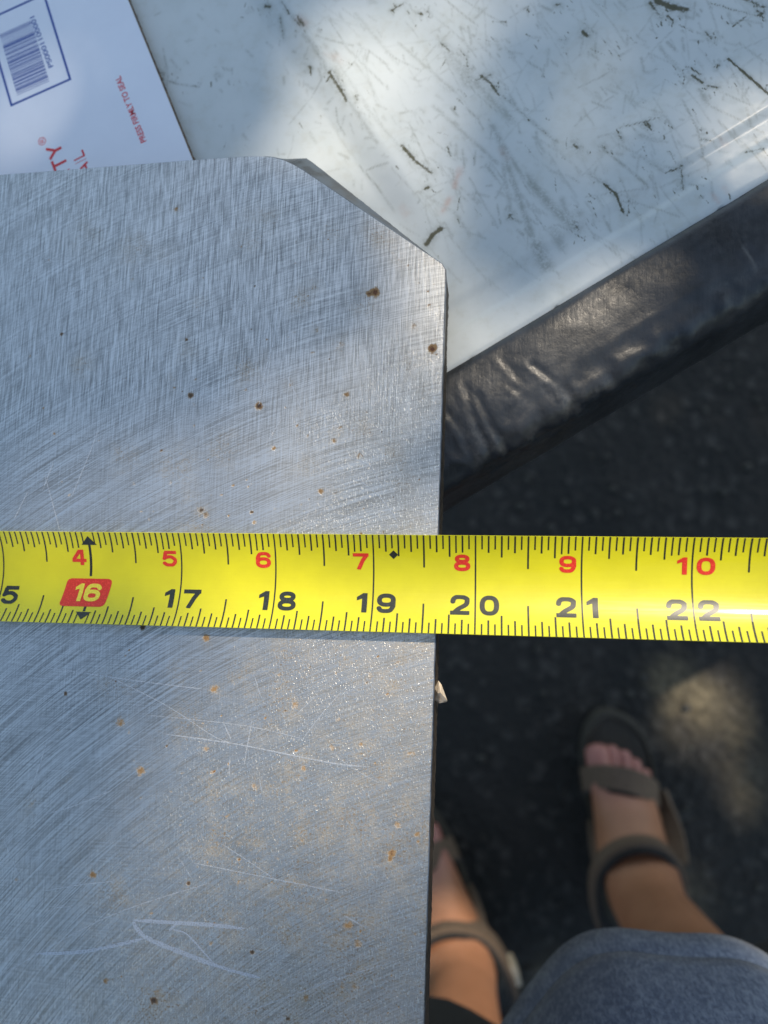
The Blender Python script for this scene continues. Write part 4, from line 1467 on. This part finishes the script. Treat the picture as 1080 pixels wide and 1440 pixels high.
# ------------------------------------------------------------------ loose stones on the asphalt
gp = []
rr = random.Random(21)
V = []; F = []
fixed = [(870, 720), (1055, 655), (1020, 690), (775, 740), (1068, 560), (1000, 905)]
spots = [U2(x, y, .01) for x, y in fixed]
for i in range(520):
    spots.append(np.array([rr.uniform(-.35, .9), rr.uniform(-.9, .7)]))
for i, p in enumerate(spots):
    r_ = rr.uniform(.0025, .007) if i >= len(fixed) else .006
    k0 = len(V); q0 = rr.random() * 6
    for (zz, sc, m_) in ((0.0, .9, 6), (.5, 1.0, 6), (.95, .5, 6)):
        for k in range(m_):
            a = q0 + k * 2 * math.pi / m_; j_ = sc * (1 + .25 * (rr.random() - .5))
            V.append((p[0] + r_ * j_ * math.cos(a), p[1] + r_ * .8 * j_ * math.sin(a), -.001 + zz * r_ * 1.2))
    for b_ in (0, 6):
        for k in range(6):
            j = (k + 1) % 6; F.append((k0 + b_ + k, k0 + b_ + j, k0 + b_ + 6 + j, k0 + b_ + 6 + k))
    F.append(tuple(k0 + 12 + k for k in range(6)))
gs = mk('gravel', V, F, PEB, None, (0, 0, 0))
tag(gs, 'loose grey grit scattered over the dark asphalt', 'gravel', None, 'stuff')

# ------------------------------------------------------------------ tree that shades the place
tree = empty('tree', (3.1, 2.9, 0))
tag(tree, 'leafy tree standing beside the tailgate and dappling it with shade', 'tree')
# frame perpendicular to the sun
sx_ = np.array([1, 0, 0.]) - np.array(SUN) * SUN.x; sx_ /= np.linalg.norm(sx_)
sy_ = np.cross(np.array(SUN), sx_)
SN = np.array(SUN)


def sp2(p):
    return np.array([p @ sx_, p @ sy_])


# sunlit openings: (pixel x, y, height, radius m, strength)
GAPS = [(500, 1180, ZP, .026, .85), (560, 1010, ZP, .024, .9), (300, 690, ZP, .016, .6), (330, 1270, ZP, .02, .6), (150, 1200, ZP, .016, .4), (250, 1020, ZP, .018, .5), (570, 690, ZP, .012, .35), (400, 660, ZP, .014, .6), (470, 1330, ZP, .028, .95), (120, 700, ZP, .018, .75), (330, 480, ZP, .012, .4),
        (470, 190, ZW, .024, .85), (525, 240, ZW, .014, .6), (655, 485, ZW, .018, .8), (570, 70, ZW, .024, .95), (830, 150, ZW, .010, .4), (300, 60, ZW, .012, .35),
        (648, 1372, .17, .072, 1.0), (990, 1000, 0, .055, 1.0), (1050, 1100, 0, .03, .6), (955, 1255, 0, .03, .6), (890, 1150, .1, .03, .25),
        (1040, 860, TZ, .03, 1.0), (900, 830, TZ, .025, .9), (760, 830, TZ, .022, .8), (600, 830, TZ, .018, .6), (700, 620, ZW, .014, .6), (775, 570, ZW, .014, .6), (100, 820, TZ, .018, .5), (260, 820, TZ, .018, .55), (430, 820, TZ, .018, .6)]
gp2 = [(sp2(U(x, y, z_)), r_, s_) for x, y, z_, r_, s_ in GAPS]
cen3 = np.array([.05, -.05, .5]) + SN * 3.6
V = []; F = []
rt = random.Random(77)
cnt = 0
LC = []
NL = 24000
for i in range(NL):
    while True:
        a = np.array([rt.uniform(-1, 1) for _ in range(3)])
        if a @ a < 1: break
    p = cen3 + a * np.array([1.35, 1.35, .75])
    q = sp2(p)
    keep = .86
    for c_, r_, s_ in gp2:
        d = np.linalg.norm(q - c_)
        if d < r_ + .022: keep *= 1 - s_ * (1 if d < r_ + .006 else .55)
    if rt.random() > keep: continue
    if noise.noise((p[0] * 2.5, p[1] * 2.5, p[2] * 2.5)) < -.45: continue
    LC.append(p)
for p in LC:
    L = rt.uniform(.05, .09); w2 = L * .30
    d = np.array([rt.gauss(0, 1), rt.gauss(0, 1), rt.gauss(-.2, .4)]); d /= np.linalg.norm(d)
    s_ = np.cross(d, [rt.gauss(0, .3), rt.gauss(0, .3), 1]); s_ /= np.linalg.norm(s_)
    nn_ = np.cross(s_, d)
    k = len(V)
    V += [tuple(p - d * L / 2), tuple(p - d * L * .1 + s_ * w2 - nn_ * .004), tuple(p + d * L / 2 - nn_ * .01), tuple(p - d * L * .1 - s_ * w2 - nn_ * .004)]
    F += [(k, k + 1, k + 2), (k, k + 2, k + 3)]
cr = mk('crown', V, F, LEAF, tree)
cr['kind'] = 'stuff'
# trunk and limbs
V = []; F = []


def limb(pts, radii, n=10):
    pts = [np.array(p, float) for p in pts]
    k0 = len(V)
    for i, p in enumerate(pts):
        t = pts[min(i + 1, len(pts) - 1)] - pts[max(i - 1, 0)]; t /= np.linalg.norm(t)
        a = np.cross(t, [.3, .9, .1]); a /= np.linalg.norm(a); b = np.cross(t, a)
        for k in range(n):
            an_ = 2 * math.pi * k / n; V.append(tuple(p + (a * math.cos(an_) + b * math.sin(an_)) * radii[i] * (1 + .08 * noise.noise((an_, i, 0)))))
    for i in range(len(pts) - 1):
        for k in range(n):
            j = (k + 1) % n; F.append((k0 + i * n + k, k0 + i * n + j, k0 + (i + 1) * n + j, k0 + (i + 1) * n + k))


limb([(3.1, 2.9, -.05), (3.05, 2.85, 1.0), (2.95, 2.7, 2.2), (2.7, 2.4, 3.2), (2.2, 1.9, 4.0)], [.17, .13, .11, .09, .05])
limb([(2.85, 2.6, 2.7), (2.4, 2.0, 3.2), (1.9, 1.5, 3.7), (1.6, 1.3, 4.2)], [.07, .05, .03, .012])
limb([(2.7, 2.4, 3.2), (2.5, 1.4, 3.7), (2.3, .9, 4.1)], [.05, .03, .012])
mk('trunk', V, F, BARK, tree, smooth=True)
